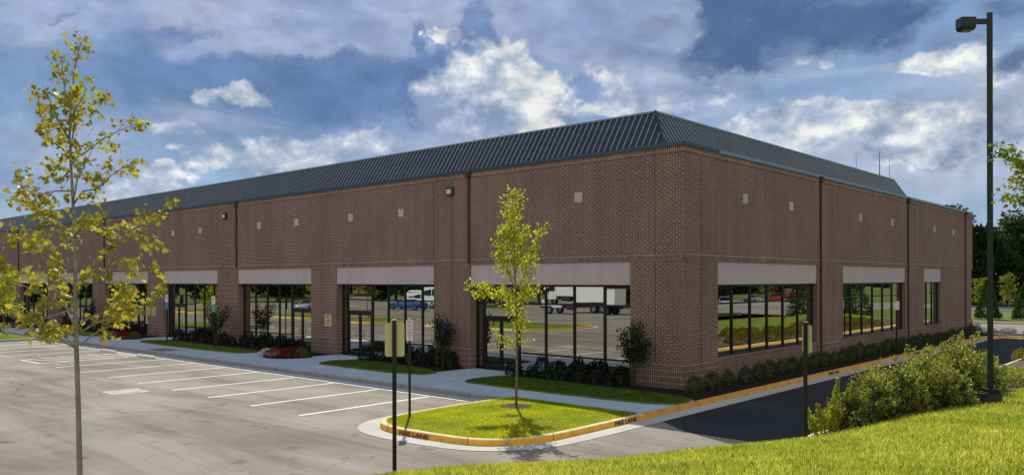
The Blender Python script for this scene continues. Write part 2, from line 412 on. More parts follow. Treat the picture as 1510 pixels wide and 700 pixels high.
mb = MB(); mb.prism(rect(-118,78,-72,-.5), -.33, -.15); lot = tag(mb.build('parking_lot', M['asphalt']), kind='structure')
mb = MB()
mb.prism(rect(-110,78,-.5,57.5), -.33, -.154); tag(mb.build('driveway', M['asphalt']), kind='structure')
sheet('service_lane', [(2.25,-5.1),(3.5,-6.0),(6.75,-7.4),(6.75,57),(2.25,57)], -.146, M['asphalt_shade'])  # sheet of darkened asphalt laid where the building shades the lane
mb = MB(); mb.prism(rect(-200,19.5,93,108), -.33, -.10); tag(mb.build('road', ground_mat('road_grey',(.24,.24,.23),(.30,.30,.28),.2,.8,30,.3)), kind='structure')
mb = MB(); mb.prism([(-60,57.9),(19.4,57.9),(19.4,92.6),(-60,92.6)], -.33, -.03); tag(mb.build('verge', M['soil2']), kind='structure')
# kerb of the verge
mb = MB(); mb.box(-60,19.4,57.5,57.9,-.3,0.0); tag(mb.build('verge_kerb', M['gutter']), 'pale concrete kerb along the verge beyond the building', 'kerb')
mb = MB(); mb.box(-200,19.4,92.6,93,-.3,0.02); tag(mb.build('road_kerb', M['gutter']), 'distant pale kerb along the near edge of the far road', 'kerb')

# hill (camera stands on it)
gx = np.unique(np.concatenate([np.arange(-2,14,.25), np.arange(14,30,1.), np.arange(30,62,8.)]))
gy = np.unique(np.concatenate([np.arange(-60,-26,2.), np.arange(-26,8,.25), np.arange(8,64,1.)]))
X, Y = np.meshgrid(gx, gy); Z, D_ = hill(X, Y)
Z = np.where((D_ > 0) & (D_ < .3), Z, Z)
nx, ny = len(gx), len(gy)
V = np.stack([X.ravel(), Y.ravel(), Z.ravel()], 1)
I = (np.arange(ny-1)[:,None]*nx + np.arange(nx-1)[None,:]).ravel()
F = np.stack([I, I+1, I+1+nx, I+nx], 1)
tag(np_mesh('hill', V, F, M['soil'], smooth=True), kind='structure')

# mulch bed draped over the foot of the hill
ybed = np.arange(-7.9, 52, .35); nb = 14
XB = []; 
for y in ybed:
    x0 = 6.82 if y > -6 else 6.82 - (abs(y+6))*.12
    XB.append(np.linspace(x0, float(bed_right(y)) + .12*math.sin(y*2.1), nb))
XB = np.array(XB); YB = np.repeat(ybed[:,None], nb, 1); ZB = np.maximum(hill(XB, YB)[0], -.02) + .035
V = np.stack([XB.ravel(), YB.ravel(), ZB.ravel()], 1)
I = (np.arange(len(ybed)-1)[:,None]*nb + np.arange(nb-1)[None,:]).ravel(); F = np.stack([I, I+1, I+1+nb, I+nb], 1)
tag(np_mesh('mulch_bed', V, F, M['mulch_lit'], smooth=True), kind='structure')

def chaikin(P, n=2, closed=False):
    for _ in range(n):
        Q = [] if closed else [P[0]]
        L = len(P)
        for i in range(L if closed else L-1):
            a, b = P[i], P[(i+1) % L]
            Q += [(a[0]*.75+b[0]*.25, a[1]*.75+b[1]*.25), (a[0]*.25+b[0]*.75, a[1]*.25+b[1]*.75)]
        if not closed: Q.append(P[-1])
        P = Q
    return P
def offset(P, d):
    """offset an open polyline to its right by d"""
    out = []
    for i in range(len(P)):
        a = P[max(i-1,0)]; b = P[min(i+1,len(P)-1)]
        tx, ty = b[0]-a[0], b[1]-a[1]; L = math.hypot(tx,ty) or 1
        out.append((P[i][0] + ty/L*d, P[i][1] - tx/L*d))
    return out
def sweep(P, prof, closed=False):
    """prof: list of (offset to the right, z)"""
    mb = MB(); rows = []
    if closed:
        P = P + [P[0]]
    for (o_, z) in prof:
        if closed:
            L = len(P)-1; row = []
            for i in range(L):
                a = P[(i-1) % L]; b = P[(i+1) % L]; tx, ty = b[0]-a[0], b[1]-a[1]; q = math.hypot(tx,ty) or 1
                row.append((P[i][0]+ty/q*o_, P[i][1]-tx/q*o_, z))
            row.append(row[0])
        else: row = [(p[0],p[1],z) for p in offset(P, o_)]
        rows.append(row)
    for r0, r1 in zip(rows[:-1], rows[1:]):
        for i in range(len(r0)-1): mb.face([r0[i], r1[i], r1[i+1], r0[i+1]])
    return mb
CURB = [(-.02,-.2),(-.02,.0),(.0,.006),(.12,.006),(.15,-.012),(.175,-.149)]
# island in front of the corner; path walks counter-clockwise, outside on the right
isl = [(-3.45,-5.15),(-3.62,-7.0),(-3.60,-9.2),(-3.45,-10.3),(-3.0,-10.95),(-2.2,-11.2),(-1.0,-11.14),(.2,-11.02),(.85,-10.72),(1.32,-10.05),(1.50,-9.3),(1.52,-7.5),(1.52,-5.15)]
islp = chaikin(isl, 2)
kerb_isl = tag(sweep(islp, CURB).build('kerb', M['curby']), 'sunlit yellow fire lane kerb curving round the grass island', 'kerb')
fl = offset(islp, 0)
tag(sweep(islp, [(.176,-.146),(.78,-.140)]).build('gutter', M['gutter']), kind='structure')
sidep = [(1.52,-5.15)] + [(1.52,y) for y in np.arange(-2,36,3.)] + [(1.52,36.2),(1.75,37.6),(2.5,38.6),(3.6,38.9)]
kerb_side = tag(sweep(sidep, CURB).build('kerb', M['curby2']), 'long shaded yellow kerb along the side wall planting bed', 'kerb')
tag(sweep(sidep, [(.176,-.1465),(.76,-.1405)]).build('gutter', M['gutter']), kind='structure')
hillp = [(p[0],p[1]) for p in EDGE[::-1]]; hillp[-1] = (6.7, 57); hillp[0] = (-.5,-60)
hp = chaikin(hillp, 1)
tag(sweep([(p[0],p[1]) for p in hp][::-1], CURB).build('kerb', M['curby']), 'yellow kerb along the foot of the grassy slope', 'kerb')

# sidewalk slab along the front
mb = MB(); mb.prism([(-92,-5.30),(-3.5,-5.30),(-3.46,-5.15),(1.50,-5.15),(1.50,.3),(-92,.3)], -.3, 0)
tag(mb.build('sidewalk', M['sidewalk']), kind='structure')
frontp = [(-92,-5.30),(-60,-5.30),(-30,-5.30),(-3.64,-5.30)]
tag(sweep(frontp, CURB).build('kerb', M['curbw']), 'plain concrete kerb between parking stalls and front sidewalk', 'kerb')
tag(sweep(frontp, [(.176,-.1465),(.74,-.1405)]).build('gutter', concrete_mat('gutter_grey',(.42,.44,.46),(.50,.52,.53),3.05)), kind='structure')
# side bed: raised soil between wall and kerb, along x 0..1.5
def flatpoly(name, poly, z0, z1, mat, kind='structure'):
    mb = MB(); mb.prism(poly, z0, z1); return tag(mb.build(name, mat), kind=kind)
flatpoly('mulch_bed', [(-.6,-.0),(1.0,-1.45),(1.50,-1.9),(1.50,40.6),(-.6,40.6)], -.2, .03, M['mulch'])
front_beds = [(-7.45,1.0,-1.3), (-17.7,-10.75,-1.6), (-24.8,-20.75,-1.5), (-37.6,-24.8,-1.6), (-44.7,-40.8,-1.5), (-57.6,-44.8,-1.6), (-64.8,-60.8,-1.5), (-78,-65,-1.6)]
for x0, x1, yb in front_beds:
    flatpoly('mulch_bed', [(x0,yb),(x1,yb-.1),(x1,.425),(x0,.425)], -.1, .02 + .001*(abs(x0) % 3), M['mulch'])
strips = [
    [(-7.7,-3.3),(-7.0,-3.62),(-1.6,-3.68),(1.49,-3.40),(1.49,-1.9),(.9,-1.5),(-2.2,-1.25),(-6.0,-1.05),(-7.2,-.95),(-7.75,-1.7)],
    [(-17.5,-3.2),(-16.8,-3.4),(-10.4,-3.4),(-10.4,-1.75),(-15.6,-1.0),(-17.3,-1.1),(-17.9,-2)],
    [(-38.3,-2.4),(-36.8,-3.2),(-25.4,-3.2),(-24.7,-2.4),(-25.2,-1.6),(-30,-1.4),(-37.4,-1.2)],
    [(-58,-2.4),(-56.8,-3.3),(-45.4,-3.3),(-44.7,-2.4),(-45.2,-1.6),(-57.4,-1.2)],
    [(-78,-2.4),(-76.8,-3.3),(-65.4,-3.3),(-64.7,-2.4),(-65.2,-1.6),(-77.4,-1.2)]]
for i, s in enumerate(strips):
    flatpoly('lawn', chaikin(s, 1, True), -.1, .05, M['soil'])
# island lawn, domed
def dome_lawn(poly, z0, zc, mat, cx, cy):
    mb = MB(); rings = []
    for k, (s, z) in enumerate(((1.0, z0),(.8, z0+(zc-z0)*.5),(.5, z0+(zc-z0)*.85),(.2, zc))):
        rings.append([(cx+(p[0]-cx)*s, cy+(p[1]-cy)*s, z) for p in poly])
    mb.loft(rings, cap=False); mb.face(rings[-1])
    return tag(mb.build('lawn', mat, smooth=True), kind='structure')
isl_poly = [(p[0],p[1]) for p in islp]
dome_lawn(isl_poly, -.005, .10, M['soil'], -1.0, -8.0)

# other islands of the lot (west end of the row, and the ones across the aisle)
def island(x0, x1, y0, y1, curb, label, r=2.2):
    c = [(x0,y0+r),(x0+r*.25,y0+r*.25),(x0+r,y0),(x1-r,y0),(x1-r*.25,y0+r*.25),(x1,y0+r),(x1,y1-r),(x1-r*.25,y1-r*.25),(x1-r,y1),(x0+r,y1),(x0+r*.25,y1-r*.25),(x0,y1-r)]
    c = chaikin(c, 2, True)
    tag(sweep(c, CURB, True).build('kerb', curb), label, 'kerb')
    tag(sweep(c, [(.176,-.1465),(.70,-.1405)], True).build('gutter', M['gutter']), kind='structure')
    dome_lawn(c, -.005, .12, M['soil'], (x0+x1)/2, (y0+y1)/2)
    return c
islands = []
island(-57.5,-46.3,-11.2,-5.75, M['curbw'], 'plain kerb round the grass island at the far left of the stalls', 1.2)
island(-39.5,-26.2,-30.5,-21.3, M['curby'], 'yellow kerb of the island across the aisle, mirrored in corner storefront')
island(-55.5,-45.2,-27.5,-20.6, M['curby'], 'yellow kerb of the island mirrored in second storefront')
island(-67.5,-56.8,-28.5,-21.8, M['curby'], 'yellow kerb of the island mirrored in third storefront')
island(-92,-80,-30,-21.8, M['curby'], 'yellow kerb of the most distant island across the aisle')

# painted markings
mb = MB()
def line(x0,y0,x1,y1,w,z=-.1455,mbx=None):
    L = math.hypot(x1-x0,y1-y0); nx_, ny_ = -(y1-y0)/L*w/2, (x1-x0)/L*w/2
    (mbx or mb).face([(x0-nx_,y0-ny_,z),(x1-nx_,y1-ny_,z),(x1+nx_,y1+ny_,z),(x0+nx_,y0+ny_,z)][::1])
stalls = [-6.42,-9.21,-12.0,-14.75,-17.7,-20.6,-23.5,-26.6,-34.7,-37.5,-40.3,-43.1,-45.7]
for x in stalls: line(x,-11.42,x,-6.22,.13)
for x in (-29.2,-31.9): line(x,-11.3,x,-6.22,.11)
line(-31.9,-11.3,-29.2,-11.3,.11,-.1452)
for k in range(7):
    y = -11.0 + k*.75; line(-31.85,y,-29.25,min(y+1.0,-6.3),.10,-.1449)
line(-45.8,-6.14,-4.45,-6.14,.13,-.1384)
tag(mb.build('parking_markings', M['paint']), kind='structure')
mb = MB()
for x in np.arange(-24,-78,-2.85):
    for (ya, yb) in ((-41.5,-36.3),(-52,-46.8)):
        if abs(x+45) < 6 and ya < -46: continue
        line(x,ya,x,yb,.11)
line(-78,-36.2,-20,-36.2,.1); 
for y in np.arange(60,100,2.9):
    pass
tag(mb.build('parking_markings', M['paint']), kind='structure')
# eastern lot beyond the slope (seen mirrored in the side windows)
mb = MB(); mb.prism(rect(19.6,70,20,235), -.30, -.12); tag(mb.build('parking_lot', M['asphalt']), kind='structure')
mb = MB()
for y in np.arange(52,215,2.9):
    for (xa, xb) in ((25.5,30.7),(38,43.2),(43.3,48.5),(55.5,60.7)): line(xa,y,xb,y,.14,-.112)
line(43.25,52,43.25,214,.14,-.110); line(30.8,52,30.8,214,.14,-.110)
tag(mb.build('parking_markings', M['paint']), kind='structure')

def isa(cx, cy, s, mat):
    """painted wheelchair symbol, read from the aisle"""
    mb = MB(); z = -.1450
    def P(u, v): return (cx+u*s, cy+v*s)
    def st(a, b, w=.09):
        line(*P(*a), *P(*b), w*s, z, mb)
    for k in range(12):
        a0 = R(150+k*20); a1 = R(150+(k+1)*20)
        st((.32*math.cos(a0), .32*math.sin(a0)-.1), (.32*math.cos(a1), .32*math.sin(a1)-.1))
    st((-.08,.5),(-.02,.0)); st((-.06,.28),(.22,.28)); st((-.02,.02),(.26,.02)); st((.26,.02),(.38,-.34)); st((.38,-.34),(.5,-.3))
    mb.face([(cx+(-.1+.09*math.cos(t))*s, cy+(.62+.09*math.sin(t))*s, z) for t in np.linspace(0,2*math.pi,9)[:-1]])
    return tag(mb.build('accessible_symbol', mat), kind='structure')
isa(-27.9,-10.4,1.25,M['paint_worn']); isa(-33.3,-10.4,1.25,M['paint_worn'])

# inlet in the aisle
inlet = empty('storm_inlet', (-15.67,-12.70,-.146)); tag(inlet, 'pale square concrete drain collar set in the asphalt beside the stalls', 'drain')
mb = MB(); mb.box(-.68,.68,-.66,.66,-.02,.006); mb.build('collar', M['paint_worn'], inlet)
mb = MB()
for a in ((-.42,.42,-.36,-.28),(-.42,.42,.28,.36),(-.42,-.34,-.28,.28),(.34,.42,-.28,.28)): mb.box(*a, .004, .012)
mb.build('frame', M['yellow_lid'], inlet)
mb = MB(); mb.box(-.33,.33,-.27,.27,.002,.010); mb.build('lid', M['gutter'], inlet)

# wheel stops
def wheel_stop(x, y, label):
    mb = MB()
    prof = [(-.09,0),(.09,0),(.06,.12),(-.06,.12)]
    mb.loft([[(-.95, p[0], p[1]) for p in prof], [(-.9,p[0],p[1]) for p in prof], [(.9,p[0],p[1]) for p in prof], [(.95,p[0]*.8,p[1]*.9) for p in prof]])
    o = mb.build('wheel_stop', M['paint'], bevel=.01); o.location = (x,y,-.142)
    tag(o, label, 'wheel stop', 'concrete wheel stops at the accessible stalls')
wheel_stop(-33.2,-6.50,'concrete wheel stop at the accessible stall left of the hatching')
wheel_stop(-28.3,-6.50,'concrete wheel stop at the accessible stall right of the hatching')
mb = MB(); mb.box(-31.6,-29.6,-5.1,-4.0,-.01,.006); tag(mb.build('tactile_pad', M['pad']), 'dull red tactile paving pad set in the sidewalk by the ramp', 'tactile paving')

# ------------------------------------------------------------------ building
B = empty('office_building', (0,0,0))
tag(B, 'long single storey brown brick office building with mirrored windows and dark metal mansard roof', 'building')
WX, NY = -92.0, 41.5
openF = [(-10.60,-2.2,'L'),(-20.5,-12.95,'L'),(-30.55,-22.77,'R'),(-40.55,-32.97,'L'),(-50.5,-43.0,'R'),(-60.5,-52.95,'L'),(-70.5,-63.0,'R'),(-80.5,-73.0,'L')]
openS = [(2.45,12.1),(15.4,25.45),(29.25,33.1)]
ZL0, ZL1, ZB, ZT = 3.70, 4.57, 4.787, 8.62
mb = MB()
mb.box(WX,0,0,.30,ZL1,ZT-.22); mb.box(-.30,0,.30,NY,ZL1,ZT-.22); mb.box(WX,-.3,NY-.3,NY,0,ZT); mb.box(WX,WX+.3,.3,NY-.3,0,ZT)
mb.build('wall', M['brick'], B)
def pier(x0,x1,y0,y1, z1=ZL1):
    mb = MB(); mb.box(x0,x1,y0,y1,0,z1); return mb.build('pier', M['brick'], B)
xs = [0] + [v for o in openF for v in (o[1], o[0])] + [WX]
pier(-2.2,0,0,2.45)
for i in range(2, len(xs), 2): pier(xs[i+1], xs[i], 0, .8)
ysd = [2.45] + [v for o in openS for v in o] + [NY]
for i in range(3, len(ysd), 2): pier(-.6, 0, ysd[i-1], ysd[i]-(.3 if ysd[i]==NY else 0))
# wall below the side windows, sills
for (a, b) in openS:
    mb = MB(); mb.box(-.6,0,a,b,0,.89); mb.build('sill_wall', M['brick'], B)
    mb = MB(); mb.box(-.28,.025,a-.0,b+.0,.893,.955); mb.build('sill', M['soldier'], B)
# proud corner pilaster (front and side leaf)
mb = MB(); mb.box(-2.2,.04,-.04,.01,.88,ZL1); mb.box(-2.2,.04,-.04,.01,ZB,ZT-.22)
mb.box(-.01,.04,.01,2.45,.88,ZL1); mb.box(-.01,.04,.01,2.45,ZB,ZT-.22); mb.build('corner_pilaster', M['brick'], B)
# soldier belt, top soldier band, plinths
def ring_band(z0, z1, p, name, mat):
    mb = MB()
    mb.box(WX,-2.2,-p,.02,z0,z1); mb.box(-2.2,.04+p,-.04-p,.02,z0,z1); mb.box(-.02,.04+p,.02,2.45,z0,z1); mb.box(-.02,p,2.45,NY,z0,z1)
    mb.build(name, mat, B)
ring_band(ZL1+.002, ZB, .014, 'belt_course', M['soldier'])
ring_band(ZT-.222, ZT, .014, 'top_course', M['soldier'])
mb = MB(); mb.box(-2.215,.062,-.062,.03,-.05,.88); mb.box(-.02,.062,.03,2.465,-.05,.88); mb.build('plinth', M['soldier'], B)
for i in range(2, len(xs), 2):
    mb = MB(); mb.box(xs[i+1]-.012, xs[i]+.012, -.018, .42, -.05, .87); mb.build('plinth', M['soldier'], B)
for i in range(3, len(ysd), 2):
    mb = MB(); mb.box(-.2, .018, ysd[i-1]-.012, ysd[i]+(.01 if ysd[i]==NY else .012), -.05, .87); mb.build('plinth', M['soldier'], B)
# sealant joints
for x in [-1.13] + [(openF[i][0]+openF[i+1][1])/2 for i in range(7)] + [openF[i+1][1] for i in (0,2,4)]:
    p = -.043 if x > -2.2 else -.003
    mb = MB(); mb.box(x-.012,x+.012,p,p+.03,.9,ZL1-.01); mb.box(x-.012,x+.012,p,p+.03,ZB+.01,ZT-.24); mb.build('control_joint', M['joint'], B)
for y in (1.2, 14.0, 27.4):
    p = .043 if y < 2.4 else .003
    mb = MB(); mb.box(p-.03,p,y-.012,y+.012,ZB+.01,ZT-.24); mb.box(p-.03,p,y-.012,y+.012,.9,ZL1-.01); mb.build('control_joint', M['joint'], B)
# lintel panels
for (a, b, d) in openF:
    mb = MB(); mb.box(a+.004,b-.004,.05,.40,ZL0,ZL1-.003); mb.build('lintel_panel', M['panel'], B)
for (a, b) in openS:
    mb = MB(); mb.box(-.24,-.04,a+.004,b-.004,ZL0,ZL1-.003); mb.build('lintel_panel', M['panel'], B)
# square accent tiles
for x in (-4.62,-8.2,-15.29,-19.25,-24.19,-28.08,-35.25,-39.06,-43.94,-47.69,-55.2,-59.0,-64.1,-67.8,-75.2,-79.0):
    mb = MB(); mb.box(x-.19,x+.19,-.006,.05,6.92,7.30); mb.build('accent_tile', M['panel'], B)
for y in (4.8,9.23,17.91,23.08,31.56,36.22):
    mb = MB(); mb.box(-.05,.006,y-.19,y+.19,6.90,7.28); mb.build('accent_tile', M['panel'], B)
# downspouts with leader heads
def downspout(x, y, front, z0):
    mb = MB()
    if front: mb.box(x-.042,x+.042,-.09,-.018,z0,ZT-.02); h = MB(); h.box(x-.12,x+.12,-.17,-.02,ZT-.22,ZT+.05)
    else: mb.box(.018,.09,y-.042,y+.042,z0,ZT-.02); h = MB(); h.box(.02,.17,y-.12,y+.12,ZT-.22,ZT+.05)
    d = mb.build('downspout', M['pipe'], B); h.build('leader_head', M['pipe'], d, bevel=.01)
for x in (-10.62,-30.6,-50.52,-70.55): downspout(x-.02,0,True,ZL1+.05)
for y in (12.45,25.85,39.3): downspout(0,y,False,.1)

# storefront glazing
rng = random.Random(3)
def storefront(a, b, door):
    G = .43
    w = b - a
    dw0, dw1 = (a+.45, a+2.5) if door == 'L' else (b-2.5, b-.45)
    fr = MB(); t_ = .045
    def vbar(x, z0=.02, z1=ZL0, t=t_): fr.box(x-t,x+t,G-.05,G+.06,z0,z1)
    if door == 'L':
        rest = [dw1 + (b-.0-dw1)*k/4 for k in range(5)]
        cells = [(a+.09, dw0)] + [(rest[k], rest[k+1] if k < 3 else b-.06) for k in range(4)]
    else:
        rest = [a+.09 + (dw0-a-.09)*k/4 for k in range(5)]
        cells = [(rest[k], rest[k+1]) for k in range(4)] + [(dw1, b-.06)]
    fr.box(a,a+.09,G-.05,G+.06,.02,ZL0); fr.box(b-.07,b,G-.05,G+.06,.02,ZL0)
    for x in sorted(set([c[0] for c in cells if c[0] > a+.1] + [dw0, dw1] + [c[1] for c in cells if c[1] < b-.1])): vbar(x, t=.06 if x in (dw0,dw1) else t_)
    fr.box(a+.09,b-.07,G-.045,G+.055,ZL0-.09,ZL0-.002)
    for (c0, c1) in cells:
        for z in (2.90, .82, .07): fr.box(c0+t_,c1-t_,G-.04,G+.05,z-.035,z+.035)
    fr.box(dw0+.06,dw1-.06,G-.04,G+.05,2.865,2.935); fr.box(dw0+.06,dw1-.06,G-.048,G+.05,2.20,2.34)
    f = fr.build('window', M['black'], B)
    pn = MB()
    def pane(x0,x1,z0,z1):
        e = [rng.gauss(0,.0012)*(x1-x0) for _ in range(4)]
        pn.face([(x0,G+e[0],z0),(x1,G+e[1],z0),(x1,G+e[2],z1),(x0,G+e[0]+e[2]-e[1],z1)])
    for (c0, c1) in cells:
        pane(c0,c1,.1,.80); pane(c0,c1,.84,2.88); pane(c0,c1,2.92,ZL0-.05)
    pane(dw0,dw1,2.32,2.88); pane(dw0,dw1,2.92,ZL0-.05)
    pn.build('pane', M['glass'], f)
    # double door
    mid = (dw0+dw1)/2
    for (x0, x1, hx) in ((dw0+.07,mid-.01,mid-.16),(mid+.01,dw1-.07,mid+.16)):
        d = MB(); s = .07
        d.box(x0,x0+s,G-.04,G+.03,.03,2.19); d.box(x1-s,x1,G-.04,G+.03,.03,2.19)
        d.box(x0+s,x1-s,G-.04,G+.03,2.10,2.19); d.box(x0+s,x1-s,G-.04,G+.03,.03,.22)
        do = d.build('door', M['black'], B)
        gl = MB(); e = rng.gauss(0,.0008); gl.face([(x0+s,G+e,.22),(x1-s,G,.22),(x1-s,G,2.1),(x0+s,G+e,2.1)]); gl.build('pane', M['glass'], do)
        hd = MB(); hd.tube([(hx,G-.04,.95),(hx,G-.11,.95),(hx,G-.11,1.25),(hx,G-.04,1.25)], .014, 6); hd.build('handle', M['black'], do)
    th = MB(); th.box(a,b,.3,.8,-.05,.018); th.build('threshold', M['black'], B)
for o_ in openF: storefront(*o_)
def side_window(a, b, n):
    G = -.25; fr = MB(); t_ = .045
    fr.box(G-.06,G+.05,a,a+.05,.957,ZL0); fr.box(G-.06,G+.05,b-.08,b,.957,ZL0)
    yy = [a+.05+(b-.13-a)*k/n for k in range(n+1)]
    fr.box(G-.055,G+.045,a+.05,b-.08,ZL0-.08,ZL0-.002); fr.box(G-.055,G+.045,a+.05,b-.08,.959,1.01)
    for k in range(1,n): fr.box(G-.06,G+.05,yy[k]-t_,yy[k]+t_,1.01,ZL0-.08)
    for k in range(n): fr.box(G-.04,G+.03,yy[k]+(t_ if k else 0),yy[k+1]-(t_ if k<n-1 else 0),2.94,3.0)
    f = fr.build('window', M['black'], B); pn = MB()
    for k in range(n):
        for (z0, z1) in ((.98,2.96),(2.98,ZL0-.04)):
            e = [rng.gauss(0,.0010)*(yy[k+1]-yy[k]) for _ in range(3)]
            pn.face([(G+e[0],yy[k],z0),(G+e[1],yy[k+1],z0),(G+e[2],yy[k+1],z1),(G+e[0]+e[2]-e[1],yy[k],z1)])
    pn.build('pane', M['glass'], f)
side_window(2.45,12.1,6); side_window(15.4,25.45,6); side_window(29.25,33.1,3)

# coping
mb = MB()
mb.box(WX-.05,-2.2,-.06,.34,ZT+.002,ZT+.13); mb.box(-2.2,.10,-.10,.34,ZT+.002,ZT+.13); mb.box(-.34,.10,.34,2.5,ZT+.002,ZT+.13)
mb.build('coping', M['coping'], B)
mb = MB(); mb.box(-.34,.06,2.5,25.85,ZT+.002,ZT+.13); mb.box(-.34,.06,25.85,NY+.05,ZT+.002,ZT+.13); mb.box(WX,-.34,NY-.34,NY+.05,ZT+.002,ZT+.13)
mb.build('coping', M['coping_light'], B)
mb = MB(); mb.box(WX+.3,-.3,.3,NY-.3,8.2,8.3); mb.build('roof_deck', M['footing'], B)
# mansard: base line 1.6 m in from the wall face, top 3.0 m in
ZR0, ZR1, A0, A1, YE = 8.55, 10.66, 1.6, 3.0, 33.4
mb = MB()
mb.face([(WX+1,A0,ZR0),(-A0,A0,ZR0),(-A1,A1,ZR1),(WX+2.4,A1,ZR1)]); mb.face([(-A0,A0,ZR0),(-A0,YE,ZR0),(-A1,YE,ZR1),(-A1,A1,ZR1)])
mb.face([(-A0,YE,ZR0),(-5.0,YE,ZR0),(-5.0,YE,ZR1),(-A1,YE,ZR1)])
mb.face([(WX+2.4,A1,ZR1),(-A1,A1,ZR1),(-A1-1.2,A1+1.2,ZR1-.05),(WX+3.6,A1+1.2,ZR1-.05)]); mb.face([(-A1,A1,ZR1),(-A1,YE,ZR1),(-A1-1.2,YE,ZR1-.05),(-A1-1.2,A1+1.2,ZR1-.05)])
mb.face([(-4.2,4.2,ZR1-.05),(-4.2,YE,ZR1-.05),(-4.2,YE,8.3),(-4.2,4.2,8.3)]); mb.face([(WX+3.6,4.2,ZR1-.05),(-4.2,4.2,ZR1-.05),(-4.2,4.2,8.3),(WX+3.6,4.2,8.3)])
mb.face([(WX+1,A0,ZR0),(WX+2.4,A1,ZR1),(WX+2.4,4.2,ZR1-.05),(WX+2.4,4.2,ZR0)])
roof = mb.build('roof', M['roof'], B)
rb = MB(); dz = ZR1-ZR0; run = A1-A0; L = math.hypot(dz,run); nv = (dz/L, run/L)   # outward normal components (horizontal, up)
hh, hw = .045, .018
def rib(p0, p1, along, n):
    q = []
    for P_ in (p0, p1):
        for s in (-hw, hw):
            for k in (-.002, hh): q.append((P_[0]+along[0]*s+n[0]*k, P_[1]+along[1]*s+n[1]*k, P_[2]+n[2]*k))
    a = len(rb.v); rb.v += q
    for f in ((0,1,3,2),(4,6,7,5),(1,5,7,3),(0,4,5,1),(2,3,7,6)): rb.f.append([a+k for k in f]); rb.mi.append(0)
x = -1.75
while x > WX+1.2:
    s = min(1, (abs(x)-A0)/run); 
    rib((x,A0,ZR0),(x,A0+run*s,ZR0+dz*s),(1,0),(0,-nv[0],nv[1])); x -= .305
y = 1.75
while y < YE:
    s = min(1, (y-A0)/run)
    rib((-A0,y,ZR0),(-A0-run*s,y,ZR0+dz*s),(0,1),(nv[0],0,nv[1])); y += .305
rb.build('standing_seams', M['rib'], roof)
mb = MB()
mb.tube([(-A0+.02,A0-.02,ZR0),(-A1,A1,ZR1+.03)], .06, 6); mb.build('hip_cap', M['roof'], roof)
mb = MB(); mb.box(WX+2.4,-A1+.03,A1-.05,A1+.16,ZR1-.02,ZR1+.05); mb.box(-A1-.16,-A1+.05,A1+.16,YE+.03,ZR1-.02,ZR1+.05); mb.build('ridge_cap', M['coping_light'], roof)
mb = MB(); mb.tube([(-A0+.03,YE,ZR0),(-A1,YE,ZR1)], .05, 6); mb.build('end_flashing', M['coping_light'], roof)

for i, (y, h, r, w) in enumerate(((37.4,2.6,.035,'tallest and thickest'),(39.7,2.4,.02,'thin'),(32.5,2.0,.015,'shortest and faintest'))):
    an = empty('roof_antenna', (-5.2,y,8.3)); tag(an, w + ' whip antenna rising behind the mansard roof near its far end', 'antenna', 'whip antennas behind the roof')
    m_ = MB(); m_.tube([(0,0,0),(0,0,2.4),(0,0,2.4+h)], [r*1.6,r*1.2,r*.6], 6); m_.build('mast', M['coping'], an)
    m_ = MB(); m_.box(-.2,.2,-.2,.2,0,.08); m_.build('base_plate', M['footing'], an)

# text helper
def text_mesh(name, body, size, mat, parent, loc, rot, align='CENTER', ext=.0015):
    cu = bpy.data.curves.new(name, 'FONT'); cu.body = body; cu.size = size; cu.align_x = align; cu.align_y = 'CENTER'; cu.extrude = ext; cu.offset = size*.022; cu.resolution_u = 2
    o = bpy.data.objects.new(name, cu); COL.objects.link(o); bpy.context.view_layer.update()
    me = bpy.data.meshes.new_from_object(o.evaluated_get(bpy.context.evaluated_depsgraph_get()))
    bpy.data.objects.remove(o); me.name = name; me.materials.clear(); me.materials.append(mat)
    n = bpy.data.objects.new(name, me); COL.objects.link(n); n.location = loc; n.rotation_euler = rot
    if parent: n.parent = parent
    return n

# wall lights
def wall_light(x, z, label):
    r = empty('wall_light', (x,-.0,z)); tag(r, label, 'wall light', 'wall lights high on the brick front')
    m_ = MB(); m_.box(-.21,.21,-.16,-.002,-.19,.19); m_.build('housing', M['coping'], r, bevel=.015)
    m_ = MB(); m_.box(-.14,.14,-.168,-.155,-.11,.08); m_.build('lens', M['lens'], r)
for i, (x, w) in enumerate(((-11.81,'next to the first downspout from the corner'),(-31.94,'left of the second downspout from the corner'),(-51.8,'left of the third downspout, behind the near tree'),(-71.9,'at the far left end of the front'))):
    wall_light(x, 7.87, 'dark boxy wall light with pale lens ' + w)
# plaques
def plaque(x, z, num, label):
    r = empty('wall_plaque', (x,-.0,z)); tag(r, label, 'sign', 'pale gold plaques on the front piers')
    m_ = MB(); m_.box(-.30,.30,-.06,-.003,-.32,.32); m_.build('board', M['brass'], r)
    text_mesh('lettering', num, .17, M['ink'], r, (-.10,-.062,.20), (R(90),0,0))
    text_mesh('lettering', '43671', .10, M['ink'], r, (.04,-.062,-.03), (R(90),0,0))
    text_mesh('lettering', 'TRADE CTR', .075, M['ink'], r, (.02,-.062,-.15), (R(90),0,0))
plaque(-21.16,1.78,'18','pale gold address plaque on the second pier from the corner pier')
plaque(-41.9,1.76,'16','pale gold plaque nearer the accessible entrance, right one of a pair')
plaque(-42.75,1.76,'14','pale gold plaque farther from the entrance, left one of a pair')
plaque(-62.0,1.76,'12','pale gold plaque on a far pier hidden by the near tree')

